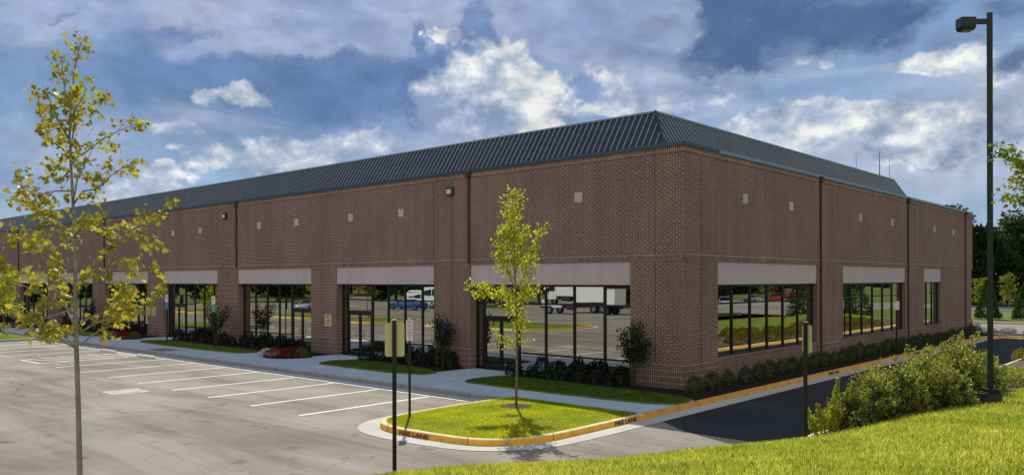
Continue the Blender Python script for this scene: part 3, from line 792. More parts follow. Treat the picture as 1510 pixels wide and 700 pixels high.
# ------------------------------------------------------------------ signs
CAMYAW = R(42.08)
def post_sign(name, loc, h, w, panel, label, rz, front=None, back=None, zt=0):
    r = empty(name, loc, rz); tag(r, label, 'sign')
    m_ = MB(); m_.box(-w,w,-w,w,-.4,h); m_.build('post', M['postblk'], r, bevel=.006)
    m_ = MB(); m_.box(-w*1.15,w*1.15,-w*1.15,w*1.15,h,h+.018); m_.build('cap', M['postcap'], r)
    return r
def round_panel(wd, ht, z, y, r=.04, th=.004):
    pts = []
    for cx_, cz_, a0 in ((wd/2-r,ht/2-r,0),(-wd/2+r,ht/2-r,90),(-wd/2+r,-ht/2+r,180),(wd/2-r,-ht/2+r,270)):
        for k in range(5):
            a = R(a0+k*22.5); pts.append((cx_+r*math.cos(a), cz_+r*math.sin(a)))
    m_ = MB(); m_.loft([[(p[0],y-th/2,z+p[1]) for p in pts],[(p[0],y+th/2,z+p[1]) for p in pts]]); return m_
def ray_pt(x, t):
    return None
# foreground sign seen from behind
fx, fy = 3.27,-15.76
fz = H(fx, fy)
s1 = post_sign('sign_post', (fx,fy,fz), 3.18-fz, .034, None, 'tall dark post with the blank pale green back of a sign, in the foreground grass', CAMYAW)
round_panel(.35,.60,2.83-fz,.045).build('panel', M['signback'], s1)
for dz_ in (-.2,.2):
    m_ = MB(); m_.tube([(0,.03,2.83-fz+dz_),(0,.05,2.83-fz+dz_)], .012, 6); m_.build('bolt', M['postcap'], s1)
# fire lane sign on the island
s2 = post_sign('sign_post', (-2.84,-10.16,.0), 2.80, .035, None, 'narrow white no parking fire lane sign with red lettering on the island', CAMYAW+R(8))
pn = round_panel(.16+.03,.585,2.49,-.045,.02).build('panel', M['signwhite'], s2)
for i, (tx, sz, z) in enumerate((('NO',.075,2.72),('PARKING',.040,2.625),('OR',.045,2.56),('STANDING',.037,2.50),('FIRE',.066,2.425),('LANE',.060,2.355),('<->',.065,2.285))):
    text_mesh('lettering', tx, sz, M['signred'] if i != 6 else M['ink'], pn, (0,-.05,z), (R(90),0,0))
# sign by the slope on the right, two panels back to back seen on edge
sx, sy = 7.42,-7.62; sz_ = H(sx, sy)
s3 = post_sign('sign_post', (sx,sy,sz_), 3.9-(476-412.3)/1184.7*17.6-sz_, .034, None, 'dark sign post with a pale panel seen from behind beside the bright shrub', R(-20))
hh_ = 3.9-(476-412.3)/1184.7*17.6-sz_
for yy_, sgn in ((.045,1),):
    m_ = round_panel(.34,.60,hh_-.36,yy_); p_ = m_.build('panel', M['signback'], s3)
s3.rotation_euler = (0,0,R(-32))
# sign at the side bed, in front of the second side window
s4 = post_sign('sign_post', (1.1,20.06,0), 2.78, .03, None, 'thin post with small white sign in the side bed before the second window', R(60))
round_panel(.30,.46,2.5,-.04,.02).build('panel', M['signwhite'], s4)
# accessible parking signs
for (x, y, w) in ((-29.71,-1.95,'right'),(-36.15,-1.75,'left')):
    s5 = post_sign('sign_post', (x,y,0), 3.0, .03, None, w + ' accessible parking sign, white over blue, in the third grass strip', R(12))
    a_ = round_panel(.32,.46,2.76,-.045,.02).build('panel', M['signwhite'], s5)
    text_mesh('lettering', 'P', .26, M['signblue'], a_, (0,-.05,2.78), (R(90),0,0))
    round_panel(.32,.44,2.30,-.045,.02).build('panel', M['signteal' if w == 'right' else 'signblue'], s5)
# fire lane stencils on kerb faces
def stencil(x, y, rz, size, par):
    o = text_mesh('kerb_stencil', 'FIRE LANE', size, M['curbink'], par, (x,y,-.082), (R(90-9),0,rz), ext=.001)
    o.scale = (1.45,1,1); return o
st1 = stencil(-1.30,-11.365,R(3),.165,kerb_isl); tag(st1, 'dark FIRE LANE stencil on the rounded end of the island kerb')
st2 = stencil(1.695,-6.1,R(90),.165,kerb_isl); tag(st2, 'dark FIRE LANE stencil on the kerb where the shade begins')
st3 = stencil(1.695,9.6,R(90),.18,kerb_side); tag(st3, 'faint FIRE LANE stencil on the shaded kerb below the first side window')
st4 = stencil(1.695,21.5,R(90),.18,kerb_side); tag(st4, 'faint FIRE LANE stencil on the shaded kerb below the second side window')

# ------------------------------------------------------------------ street lamp
lx, ly = 9.98,-2.64; lz = H(lx, ly)
lp = empty('street_lamp', (lx,ly,lz), CAMYAW); tag(lp, 'tall square dark lamp post with single boxy head beside the shrubs', 'street lamp')
b0 = 1.13 - lz
m_ = MB(); m_.tube([(0,0,-.5),(0,0,b0-.02)], .24, 16); m_.build('footing', M['chassis'], lp)
m_ = MB(); m_.box(-.17,.17,-.17,.17,b0-.02,b0+.02); m_.box(-.14,.14,-.14,.14,b0+.02,b0+.10); m_.build('base_cover', M['polemetal'], lp, bevel=.01)
topz = 3.9+(412.3-21)/1184.7*19.6 - lz
m_ = MB(); q_ = R(-31); c8 = [(.092*math.cos(q_+R(45+90*k_)), .092*math.sin(q_+R(45+90*k_))) for k_ in range(4)]; m_.prism(c8, b0+.1, topz); m_.build('pole', M['polemetal'], lp, bevel=.008)
m_ = MB(); m_.box(-.42,-.06,-.035,.035,topz-.27,topz-.15); m_.build('arm', M['polemetal'], lp)
X0, X1, W_ = -.76, -.40, .14
m_ = MB(); m_.loft([[(X0+.03,-W_+.02,topz-.44),(X1-.03,-W_+.02,topz-.44),(X1-.03,W_-.02,topz-.44),(X0+.03,W_-.02,topz-.44)],[(X0,-W_,topz-.36),(X1,-W_,topz-.36),(X1,W_,topz-.36),(X0,W_,topz-.36)],[(X0,-W_,topz-.13),(X1,-W_,topz-.13),(X1,W_,topz-.13),(X0,W_,topz-.13)]])
hd = m_.build('lamp_head', M['polemetal'], lp, bevel=.01)
m_ = MB(); m_.box(X0+.07,X1-.07,-W_+.05,W_-.05,topz-.452,topz-.438); m_.build('lens', M['lens2'], hd)

# ------------------------------------------------------------------ foliage
def frames(dirs, rs, droop=0):
    n = len(dirs)
    a = dirs/np.linalg.norm(dirs, axis=1, keepdims=True)
    r = rs.normal(size=(n,3)); b = np.cross(a, r); b /= np.linalg.norm(b, axis=1, keepdims=True)
    return a, b, np.cross(a, b)
DIAMOND = np.array([(0,0,0),(.34,.42,.05),(1,0,-.06),(.34,-.42,.05)])
BLUNT = np.array([(0,0,0),(.3,.30,.04),(.75,.26,.02),(1,0,-.06),(.75,-.26,.02),(.3,-.30,.04)])
MAPLE = np.array([(0,0,0),(.02,.30,0),(.28,.52,-.05),(.36,.26,.03),(.72,.34,-.05),(.70,.12,.02),(1.05,0,-.10),(.70,-.12,.02),(.72,-.34,-.05),(.36,-.26,.03),(.28,-.52,-.05),(.02,-.30,0)])
def leaves(name, C, Dr, size, shape, mat, parent, rs, vari=.35):
    a, b, c = frames(Dr, rs); n = len(C); k = len(shape)
    s = size*(1-vari+2*vari*rs.random(n))
    V = C[:,None,:] + s[:,None,None]*(shape[None,:,0,None]*a[:,None,:] + shape[None,:,1,None]*b[:,None,:] + shape[None,:,2,None]*c[:,None,:])
    F = np.arange(n*k).reshape(n,k)
    return np_mesh(name, V.reshape(-1,3), F, mat, parent)

def leafy_tree(name, loc, trunk, branches, k, rz, leafsize, shape, mat, bark, nleaf, label, cat='tree', seed=1, r0=.05, spread=.16, twigs=9, twlen=.35, droop=-.5, bstart=.25):
    """trunk / branches: lists of (right, up, depth) metres"""
    rs = np.random.RandomState(seed)
    root = empty(name, loc, rz); tag(root, label, cat)
    tb = MB(); n = len(trunk)
    tb.tube([(p[0], p[2], p[1]) for p in trunk], [r0*(1-.86*(i/(n-1))**.9) for i in range(n)], 10)
    t_ob = tb.build('trunk', bark, root, smooth=True)
    bb = MB(); C = []; Dd = []
    allb = [(b, False) for b in branches] + [(trunk[len(trunk)//2:], True)]
    tot = 0; segs = []
    for b, isT in allb:
        P_ = np.array([(p[0], p[2], p[1]) for p in b], float)
        if not isT:
            bb.tube([tuple(p) for p in P_], [r0*.34*(1-.8*i/(len(P_)-1)) for i in range(len(P_))], 6)
        L = np.linalg.norm(np.diff(P_, axis=0), axis=1); S = L.sum(); tot += S
        segs.append((P_, L, S, isT))
    def at(P_, L, s):
        s = s*L.sum()
        for i, l in enumerate(L):
            if s <= l or i == len(L)-1: return P_[i]+(P_[i+1]-P_[i])*min(1, s/l), (P_[i+1]-P_[i])/l
            s -= l
    for P_, L, S, isT in segs:
        nt = max(2, int(twigs*S)); nl = int(nleaf*S/tot/nt)
        for q in range(nt):
            s = (bstart if not isT else .15) + (1-(bstart if not isT else .15))*(q+rs.random())/nt
            p, d = at(P_, L, min(1, s))
            tw = d*.7 + rs.normal(size=3)*.75 + np.array([0,0,.35]); tw /= np.linalg.norm(tw)
            ln = twlen*(.35+.9*rs.random())*(1.1-.5*s)
            e = p + tw*ln; m2 = p + tw*ln*.5 + np.array([0,0,.03])
            bb.tube([tuple(p), tuple(m2), tuple(e)], [r0*.09, r0*.06, r0*.03], 4, cap=False)
            cnt = max(2, rs.poisson(nl))
            u = rs.random(cnt)**.6
            c = p + (e-p)[None,:]*u[:,None] + rs.normal(size=(cnt,3))*spread*.4
            C.append(c); dd = rs.normal(size=(cnt,3))*.8 + tw[None,:]*.5; dd[:,2] += droop; Dd.append(dd)
        # tip
    bb.build('branch', bark, root, smooth=True)
    leaves('foliage', np.concatenate(C), np.concatenate(Dd), leafsize, shape, mat, root, rs)
    return root

# near maple (left foreground), metres from its picture-plane sketch
k = 12/1184.7
def pl(pts, bx=118, by=811, kk=k, seed=0, dep=0., grow=0.):
    rr = random.Random(seed); out = []
    for i, (x, y) in enumerate(pts):
        out.append(((x-bx)*kk, (by-y)*kk, dep*kk + grow*i/(len(pts)-1)))
    return out
trunk = pl([(118,828),(118,700),(116,600),(113,500),(112,440),(112,380),(109,300),(106,245),(104,200),(106,150),(112,100),(121,60)])
br = [
 ([(113,512),(98,501),(86,495),(70,492),(48,488),(28,494)],.5),([(113,512),(98,501),(84,489),(60,470),(40,455)],-.3),([(112,494),(104,487),(90,483)],-.3),
 ([(111,480),(97,464),(86,455),(78,443),(64,432),(36,415),(14,405)],.7),([(111,462),(98,447),(84,438),(64,424),(42,411),(20,385),(8,372)],-.6),
 ([(111,393),(99,370),(92,345),(80,325),(60,310),(38,308),(18,298),(2,296)],.4),([(111,398),(96,385),(76,372),(52,352),(28,338)],-.7),
 ([(92,345),(82,340),(64,345),(40,330),(18,352)],.3),([(85,332),(60,318),(42,300),(30,282)],.2),
 ([(120,508),(126,497),(137,487),(155,478),(172,462),(196,448),(210,425)],.6),([(119,492),(127,486),(150,474),(168,470),(190,462),(205,446),(214,408)],-.5),
 ([(118,476),(128,466),(148,458),(160,435),(178,420)],.5),([(117,394),(130,385),(142,374),(158,350),(180,330),(205,318),(228,300)],.5),
 ([(158,352),(176,350),(200,342),(222,350)],.2),([(142,374),(160,372),(182,388),(205,398),(222,400)],.2),([(116,430),(134,412),(152,402),(170,398)],-.6),
 ([(109,300),(120,280),(137,276),(152,258),(172,242),(188,236)],.3),([(108,300),(118,278),(126,262),(140,250),(160,222)],-.4),
 ([(107,236),(88,216),(64,202),(48,178),(36,156)],.4),([(106,236),(122,222),(143,200),(165,185),(186,172)],.4),([(105,222),(116,190),(122,165),(140,148),(150,138)],-.4),
 ([(104,205),(92,178),(86,150),(72,140)],-.3),([(105,180),(112,160),(130,148),(148,136)],.3),([(106,160),(96,132),(90,104),(86,85)],.1),([(104,250),(86,262),(70,262),(56,245)],.3),([(108,280),(92,282),(74,290),(58,275)],-.5),([(110,350),(126,336),(146,330),(160,318)],-.4),
 ([(111,420),(90,410),(66,398),(50,385)],.4),([(112,450),(92,462),(70,470),(50,482),(30,478)],-.5)]
br = [pl(b, dep=0, grow=g) for b, g in br]
mx_, my_ = 1.62,-20.43
leafy_tree('maple_tree', (mx_,my_,3.9-(811-412.3)*k), trunk, br, k, CAMYAW, 0.084, MAPLE, M['maple'], M['bark'], 2600, 'young maple with sparse yellow green leaves standing nearest at the left', seed=5, r0=.046, spread=.14, twigs=6.5, twlen=.34, droop=-.75)
# island tree
k2 = 24.1/1184.7
def p2(pts, g=0): return [((x-761)*k2, (605-y)*k2, g*i/(len(pts)-1)) for i, (x, y) in enumerate(pts)]
trunk = p2([(761,612),(762,540),(762,480),(760,420),(758,360),(757,320),(756,286)])
br = [([(760,428),(746,400),(740,370),(742,335)],.3),([(761,440),(775,405),(786,375),(796,350),(802,338)],-.2),([(760,455),(745,441),(722,429),(688,427)],.2),([(745,441),(722,440),(704,436)],.1),
 ([(760,418),(742,392),(734,372),(730,362)],-.3),([(762,452),(780,434),(796,432)],.3),([(762,522),(752,508),(736,500)],.2),([(761,472),(772,440),(786,402)],-.4),([(758,380),(770,352),(778,340)],.3),
 ([(757,345),(748,322),(744,302)],.1),([(757,330),(766,308),(768,290)],-.1),([(761,500),(768,470),(772,440)],.3),([(761,480),(750,455),(748,425)],-.4),([(760,400),(776,384),(790,386)],.2),([(757,360),(744,345),(736,348)],.2),([(761,515),(768,500),(766,480)],-.2),([(758,390),(752,360),(754,330)],.4),([(759,410),(768,380),(766,350)],-.4)]
br = [p2(b, g) for b, g in br]
leafy_tree('young_tree', (-1.61,-7.04,.05), trunk, br, k2, CAMYAW, .085, BLUNT, M['lime'], M['bark2'], 3500, 'slim young tree with bright lime leaves on the corner island', seed=11, r0=.042, spread=.18, twigs=13, twlen=.30, droop=-.1, bstart=.1)
m_ = MB(); m_.loft([[(-1.61+r_*math.cos(a)*(1+.06*math.sin(5*a)), -7.04+r_*math.sin(a)*(1+.06*math.sin(5*a)), z) for a in np.linspace(0,2*math.pi,33)[:-1]] for r_, z in ((.52,.06),(.42,.125),(.05,.15))])
tag(m_.build('mulch_ring', M['mulch_lit'], smooth=True), 'ring of brown mulch round the young tree on the corner island', 'mulch')
# chips standing up from that mulch ring
rs = np.random.RandomState(2); n = 700
rr = np.sqrt(rs.random(n))*.5; aa = rs.random(n)*6.283
C = np.stack([-1.61+rr*np.cos(aa), -7.04+rr*np.sin(aa), .145-rr*.12], 1); dd = rs.normal(size=(n,3)); dd[:,2] = np.abs(dd[:,2])*.3
tag(leaves('mulch_chips', C, dd, .05, BLUNT, M['mulch_lit'], None, rs), kind='stuff')

# generic small / medium trees
def auto_tree(name, loc, h, w, mat, bark, nleaf, leaf, label, seed, cat='tree', crown0=.3, r0=.05, nb=12, shape=BLUNT, spread=.3):
    rr = random.Random(seed)
    trunk = [(0,0,0)] + [(rr.uniform(-.02,.02)*h, h*t, rr.uniform(-.02,.02)*h) for t in (.25,.5,.75)] + [(0,h*.97,0)]
    br = []
    for i in range(nb):
        t = crown0*.9 + (1-crown0)*.92*i/nb; a = i*2.4+rr.random(); ln = w*(1-abs((t-.5)*1.15)**1.6)*rr.uniform(.75,1.1)
        p = []
        for q in range(4):
            f = q/3; p.append((math.cos(a)*ln*f, h*t + ln*.75*f*(1.1-.4*f), math.sin(a)*ln*f))
        br.append(p)
    return leafy_tree(name, loc, trunk, br, 1, rr.random()*6, leaf, shape, mat, bark, nleaf, label, cat, seed, r0, spread, max(3, 18/w), w*.35, -.1, .15)
auto_tree('young_tree', (-48.96,-7.29,.05), 4.6,1.15, M['lime'], M['bark2'], 2600, .13, 'small green tree on the island at the far left edge', 21, crown0=.35, r0=.04)
for i, (x, y, lab) in enumerate(((-32.5,-25.5,'young tree on the island mirrored in the corner storefront'),(-50,-24,'young tree on the island mirrored in the second storefront'),(-61,-25,'young tree on the island mirrored in the third storefront'))):
    auto_tree('young_tree', (x,y,.05), 5.6,1.3, M['maple'], M['bark2'], 1500, .14, lab, 31+i, crown0=.4, r0=.05)
for i, (x, y) in enumerate(((23,58),(21,40),(17,27))):
    auto_tree('young_tree', (x,y,H(x,y)), 4.4,1.0, M['olive'], M['bark2'], 900, .14, ['slim young tree at the far end of the slope','slim young tree midway along the slope','slim young tree on the slope nearest the lamp post'][i], 41+i, crown0=.4, r0=.04)
# crape myrtles against the front
def myrtle(loc, label, flower, seed, h=2.3, w=.62):
    rs = np.random.RandomState(seed); root = empty('crape_myrtle', loc); tag(root, label, 'shrub')
    bb = MB(); C = []; D1 = []; tips = []
    for i in range(9):
        a = i*.7+rs.random(); r_ = w*(.35+.65*rs.random()); z = h*(.70+.3*rs.random())
        p = [(0.05*math.cos(a),.05*math.sin(a),0),(r_*.35*math.cos(a),r_*.35*math.sin(a),h*.38),(r_*math.cos(a),r_*math.sin(a),z)]
        bb.tube(p, [.02,.014,.005], 5); tips.append(p[-1])
        for q in range(120):
            f = .42+.6*rs.random(); c = np.array(p[1])+(np.array(p[2])-np.array(p[1]))*max(0,(f-.38)/.62) + rs.normal(size=3)*np.array([.13,.13,.12])
            C.append(c); D1.append(rs.normal(size=3)+np.array([0,0,.4]))
    bb.build('stem', M['bark_dark'], root); leaves('foliage', np.array(C), np.array(D1), .095, DIAMOND, M['myrtle'], root, rs)
    if flower:
        C = []; 
        for tp in tips[:6]: C += [np.array(tp)+rs.normal(size=3)*.045+np.array([0,0,.04]) for _ in range(22)]
        leaves('flowers', np.array(C), rs.normal(size=(len(C),3)), .035, DIAMOND, M['pinkfl'], root, rs)
    return root
myrtle((-1.75,-.55,0), 'multi-stemmed shrub with pink flower tips against the corner pier', True, 1)
myrtle((-11.55,-.75,0), 'multi-stemmed dark shrub against the first pier from the corner pier', False, 2)
myrtle((-31.0,-1.1,0), 'multi-stemmed dark shrub beside the right accessible parking sign', True, 3, 2.5, .8)
myrtle((-51.0,-1.0,0), 'multi-stemmed dark shrub by a far pier behind the near tree', False, 4)

# shrubs
def shrub_mesh(name, rad, h, n, leaf, mat, seed, shape=DIAMOND, lumps=7, up=.6):
    rs = np.random.RandomState(seed)
    cs = rs.normal(size=(lumps,3)); cs /= np.linalg.norm(cs, axis=1, keepdims=True); cs[:,2] = np.abs(cs[:,2])
    u = rs.normal(size=(n,3)); u /= np.linalg.norm(u, axis=1, keepdims=True); u[:,2] = np.abs(u[:,2])*1.15-.12
    r_ = .62+.38*rs.random(n)**.5
    lump = 1+.16*np.max(u@cs.T, axis=1)**6 + .05*rs.normal(size=n)
    C = u*(r_*lump)[:,None]*np.array([rad,rad,h*.92]); C[:,2] = np.maximum(C[:,2]+.06*h, .02)
    dd = u + rs.normal(size=(n,3))*.55; dd[:,2] += up
    return C, dd, rs
def shrub(name, loc, rad, h, n, leaf, mat, seed, label, group=None, shape=DIAMOND, cat='shrub', up=.6):
    C, dd, rs = shrub_mesh(name, rad, h, n, leaf, mat, seed, shape, up=up)
    root = empty(name, loc); tag(root, label, cat, group)
    bb = MB()
    for i in range(5):
        a = i*1.26; bb.tube([(0,0,-.05),(rad*.3*math.cos(a),rad*.3*math.sin(a),h*.35),(rad*.5*math.cos(a),rad*.5*math.sin(a),h*.7)], [.015,.01,.004], 4)
    bb.build('stem', M['bark2'], root); leaves('foliage', C, dd, leaf, shape, mat, root, rs)
    return root
boxw = [shrub('boxwood', (0,0,0), .30,.60, 1700, .034, M['box'], 60+i, '', 'clipped boxwoods along the side wall') for i in range(3)]
ybox = [-.45+.0, .85, 2.05, 3.3, 4.55] + [5.6+1.12*i for i in range(31)]
for i, y in enumerate(ybox):
    src = boxw[i % 3]; s = random.uniform(.88,1.14)
    lab = 'dark clipped boxwood, ' + ORD[i] + ' from the building corner along the side wall'
    loc = (.72+random.uniform(-.06,.06), y+random.uniform(-.1,.1), .03); rz = random.uniform(0,6.28)
    if i < 3: src.location = loc; src.rotation_euler = (0,0,rz); src.scale = (s,s,s); src['label'] = lab
    else: copy_tree(src, loc, rz, (s,s,s*random.uniform(.9,1.1)), lab)
holly = [shrub('holly_shrub', (0,0,0), .34,.75, 520, .085, M['dark'], 70+i, '', 'dark shrubs under the front windows') for i in range(3)]
hx = []
for bi, (a, b, d) in enumerate(openF):
    x0, x1 = (a+3.0, b-.25) if d == 'L' else (a+.3, b-2.9)
    n = int((x1-x0)/.95)
    for q in range(n+1): hx.append((x0+(x1-x0)*q/n, bi, q))
    if bi in (1, 3): 
        for q in range(2): hx.append((b+.6+q*.8, bi, n+1+q))
BAY = ['corner','second','third','fourth','fifth','sixth','seventh','eighth']
for i, (x, bi, q) in enumerate(hx):
    src = holly[i % 3]; s = random.uniform(.75,1.2)
    lab = 'dark leafy shrub under the ' + BAY[bi] + ' storefront, ' + ORD[q] + ' from the left'
    loc = (x, -.42+random.uniform(-.12,.1), .02); rz = random.uniform(0,6.28)
    if i < 3: src.location = loc; src.scale = (s,s,s*.75); src['label'] = lab
    else: copy_tree(src, loc, rz, (s,s,s*random.uniform(.62,.88)), lab)
# low second row in front of corner window
for q in range(7):
    copy_tree(holly[q % 3], (-6.9+q*.75+random.uniform(-.1,.1), -.95, .02), random.uniform(0,6), (.62,.62,.55), 'low dark shrub in the outer row before the corner storefront, ' + ORD[q] + ' from the left')

# flower beds
def flower_bed(cx, lab):
    flatpoly('mulch_bed', chaikin([(cx-1.35,-2.9),(cx-.2,-3.45),(cx+1.0,-3.0),(cx+1.5,-1.4),(cx-1.2,-1.2)],2,True), -.1, .024, M['mulch'])
    specs = [('white_flowers','whitefl',-1.0,-2.75,.50,.36,'white flowers at the left of the '),('red_flowers','redfl',-.25,-2.85,.55,.42,'dark red flowers in the middle of the '),('red_flowers','redfl',.35,-2.45,.50,.42,'dark red flowers further back in the '),('golden_shrub','goldfl',.95,-2.05,.36,.46,'gold green bushy plant at the right of the ')]
    for j, (nm, mt, dx, y, r_, h_, l_) in enumerate(specs):
        shrub(nm, (cx+dx,y,.02), r_, h_, 900, .05, M[mt], 90+j+int(-cx), l_ + lab, cat='flowers' if j < 3 else 'plant')
flower_bed(-21.5,'flower bed before the second pier'); flower_bed(-41.3,'flower bed before the fourth pier')
flower_bed(-61.3,'flower bed before the sixth pier')

# big shrubs on the bank
bank = [(7.70,-5.75,.58,.95),(7.95,-4.9,.66,1.25),(8.3,-4.05,.72,1.35),(7.75,-3.2,.70,1.35),(8.75,-3.3,.70,1.4),(8.45,-2.3,.78,1.6),(9.0,-1.5,.72,1.55),(8.0,-1.2,.70,1.5),(9.15,-.4,.66,1.5),(8.5,.2,.72,1.6),(9.15,.9,.55,1.3),(9.25,-2.95,.45,.95)]
for i, (x, y, r_, h_) in enumerate(bank):
    rs = np.random.RandomState(200+i); root = empty('holly_bush', (x,y,H(x,y)))
    h_ *= .94; tag(root, 'large sunlit olive green bush, ' + ORD[i] + ' of the mass between bright shoots and lamp post', 'bush', 'olive green bushes on the bank')
    C1, d1, rs = shrub_mesh('x', r_, h_*.9, 1500, .05, None, 200+i, lumps=12, up=.5)
    # upright shoots with leaf rosettes make the outer surface and break the outline
    bb = MB(); Cs = []; Ds = []; ns = int(95*r_/.7)
    for s_ in range(ns):
        a = rs.random()*6.28; ph = math.acos(rs.random()**.8); ex, ey = r_*1.05*math.sin(ph)*math.cos(a), r_*1.05*math.sin(ph)*math.sin(a)
        z1 = max(.12, h_*(.12+.88*math.cos(ph))*rs.uniform(.62,1.10)*(1.22 if rs.random() < .12 else 1) + rs.normal()*.05)
        bx, by = ex*.55, ey*.55
        bb.tube([(bx*.2,by*.2,.0),(bx,by,z1*.55),(ex,ey,z1)], [.011,.007,.003], 4, cap=False)
        ln = rs.uniform(.14,.34); m = int(150*ln); f = rs.random(m)
        base_ = np.array([ex,ey,z1]); dirv = np.array([ex-bx, ey-by, z1*.55+.12]); dirv /= np.linalg.norm(dirv)
        c = base_ - dirv*ln*f[:,None] + rs.normal(size=(m,3))*(.028+.03*f)[:,None]
        Cs.append(c); dd = rs.normal(size=(m,3))*.7 + dirv; Ds.append(dd)
    bb.build('stem', M['bark2'], root); leaves('inner_foliage', C1*np.array([.8,.8,.82]), d1, .06, BLUNT, M['box'], root, rs)
    leaves('foliage', np.concatenate(Cs), np.concatenate(Ds), .062, BLUNT, M['olive'], root, rs)
# bright shoots left of them
def shoots(loc, specs, label, seed):
    rs = np.random.RandomState(seed); root = empty('bright_shrub', loc, CAMYAW); tag(root, label, 'shrub')
    bb = MB(); C = []; D1 = []
    for (dx, dy, h_, r_) in specs:
        bb.tube([(dx*.4,dy*.4,0),(dx*.8,dy,h_*.5),(dx,dy,h_)], [.012,.009,.003], 5)
        m = int(330*h_); f = rs.random(m)**.8
        c = np.stack([dx*(.4+.6*f), dy*(.4+.6*f), h_*(.12+.88*f)], 1) + rs.normal(size=(m,3))*r_*(1.15-.8*f)[:,None]
        C.append(c); dd = rs.normal(size=(m,3))*.7; dd[:,2] += .9; D1.append(dd)
    bb.build('stem', M['bark2'], root); leaves('foliage', np.concatenate(C), np.concatenate(D1), .05, BLUNT, M['lime2'], root, rs); return root
M['lime2'] = leaf_mat('bright_leaf', [(.20,.26,.025),(.30,.35,.04),(.24,.28,.03)], .55, (1.7,1.5,.4), .45, .4)
shoots((7.45,-6.6,H(7.45,-6.6)-.02), [(-.42,0,.62,.06),(-.28,.1,.45,.09),(-.12,.1,.72,.05),(.0,0,.55,.10),(.32,0,1.33,.045),(.25,.1,.7,.09),(.42,.1,.5,.1),(.12,.2,.4,.1),(-.35,-.1,.3,.09)], 'bright yellow green shrub with one tall upright shoot by the right sign post', 5)
shoots((7.6,-5.9,H(7.6,-5.9)-.02), [(-.1,0,.7,.08),(.12,0,1.0,.05),(.3,.1,1.15,.05),(.2,.1,.6,.09),(0,.1,.45,.1)], 'bright yellow green shoots leaning into the olive bushes', 6)
# low shrubs beyond the lamp and along the bed
low = [(9.4,2.6),(9.0,4.3),(9.4,6.0),(8.6,7.7),(9.1,9.4),(8.2,3.4),(8.0,5.6)]
lsrc = shrub('low_shrub', (0,0,0), .55,.50, 1500, .06, M['olive'], 301, '', 'low green shrubs beyond the lamp post')
for i, (x, y) in enumerate(low):
    lab = 'low green shrub beyond the lamp post, ' + ORD[i] + ' in its patch'
    if i == 0: lsrc.location = (x,y,H(x,y)); lsrc['label'] = lab
    else: copy_tree(lsrc, (x,y,H(x,y)), random.uniform(0,6), random.uniform(.85,1.15), lab)
gsrc = shrub('gold_shrub', (0,0,0), .5,.5, 600, .08, M['goldshrub'], 311, '', 'small golden shrubs along the slope bed')
gi = 0
for y in np.arange(19, 46, 1.7):
    for xx in (7.2, 8.2):
        x = xx+random.uniform(-.2,.2); yy = y+random.uniform(-.3,.3)
        lab = 'small golden shrub in the ' + ('kerb side' if xx < 8 else 'upper') + ' row of the slope bed, ' + ORD[gi//2] + ' along'
        if gi == 0: gsrc.location = (x,yy,H(x,yy)); gsrc['label'] = lab
        else: copy_tree(gsrc, (x,yy,H(x,yy)), random.uniform(0,6), random.uniform(.75,1.15), lab)
        gi += 1

# ------------------------------------------------------------------ grass
def blades(name, X, Y, Zg, hmin, hmax, wd, mat, seed, lean=.35):
    rs = np.random.RandomState(seed); n = len(X)
    h = hmin+(hmax-hmin)*rs.random(n)**1.3; a = rs.random(n)*6.283; l = lean*h*rs.random(n)*1.6
    la = rs.random(n)*6.283; w = wd*(.7+.6*rs.random(n))
    bx, by = np.cos(a)*w/2, np.sin(a)*w/2
    z0 = Zg-.01
    V = np.empty((n,5,3), np.float32)
    V[:,0] = np.stack([X-bx,Y-by,z0],1); V[:,1] = np.stack([X+bx,Y+by,z0],1)
    mx, my = np.cos(la)*l*.35, np.sin(la)*l*.35
    V[:,2] = np.stack([X+bx*.8+mx,Y+by*.8+my,z0+h*.6],1); V[:,4] = np.stack([X-bx*.8+mx,Y-by*.8+my,z0+h*.6],1)
    V[:,3] = np.stack([X+np.cos(la)*l,Y+np.sin(la)*l,z0+h],1)
    return tag(np_mesh(name, V.reshape(-1,3), np.arange(n*5).reshape(n,5), mat), kind='stuff')
rs = np.random.RandomState(77)
CX, CY = 14.456, -25.006
def in_view(x, y, mar):
    dx, dy = x-CX, y-CY; dep = -dx*math.sin(CAMYAW)+dy*math.cos(CAMYAW); rt = dx*math.cos(CAMYAW)+dy*math.sin(CAMYAW)
    return (dep > 6.2) & (np.abs(rt) < dep*.64+mar), dep
n = 760000
x = rs.uniform(.5,16,n); y = rs.uniform(-26,9,n)
v, dep = in_view(x, y, .7); z, d = hill(x, y)
keep = v & (d > .16) & ~((x < bed_right(y)+.05) & (y > -7.9)) & (rs.random(n) < np.clip(1.35-dep/24, .45, 1))
x, y, z = x[keep], y[keep], z[keep]
blades('grass', x, y, z, .045, .12, .009, M['grass'], 1, .5)
n = 60000
x = rs.uniform(0,24,n); y = rs.uniform(-34,40,n); v, dep = in_view(x, y, .7); z, d = hill(x, y)
keep = (~v | (y > 9)) & (d > .2) & ~((x < bed_right(y)+.1) & (y > -7.9)) & (z > .05)
blades('grass', x[keep], y[keep], z[keep], .05, .12, .02, M['grass'], 2)
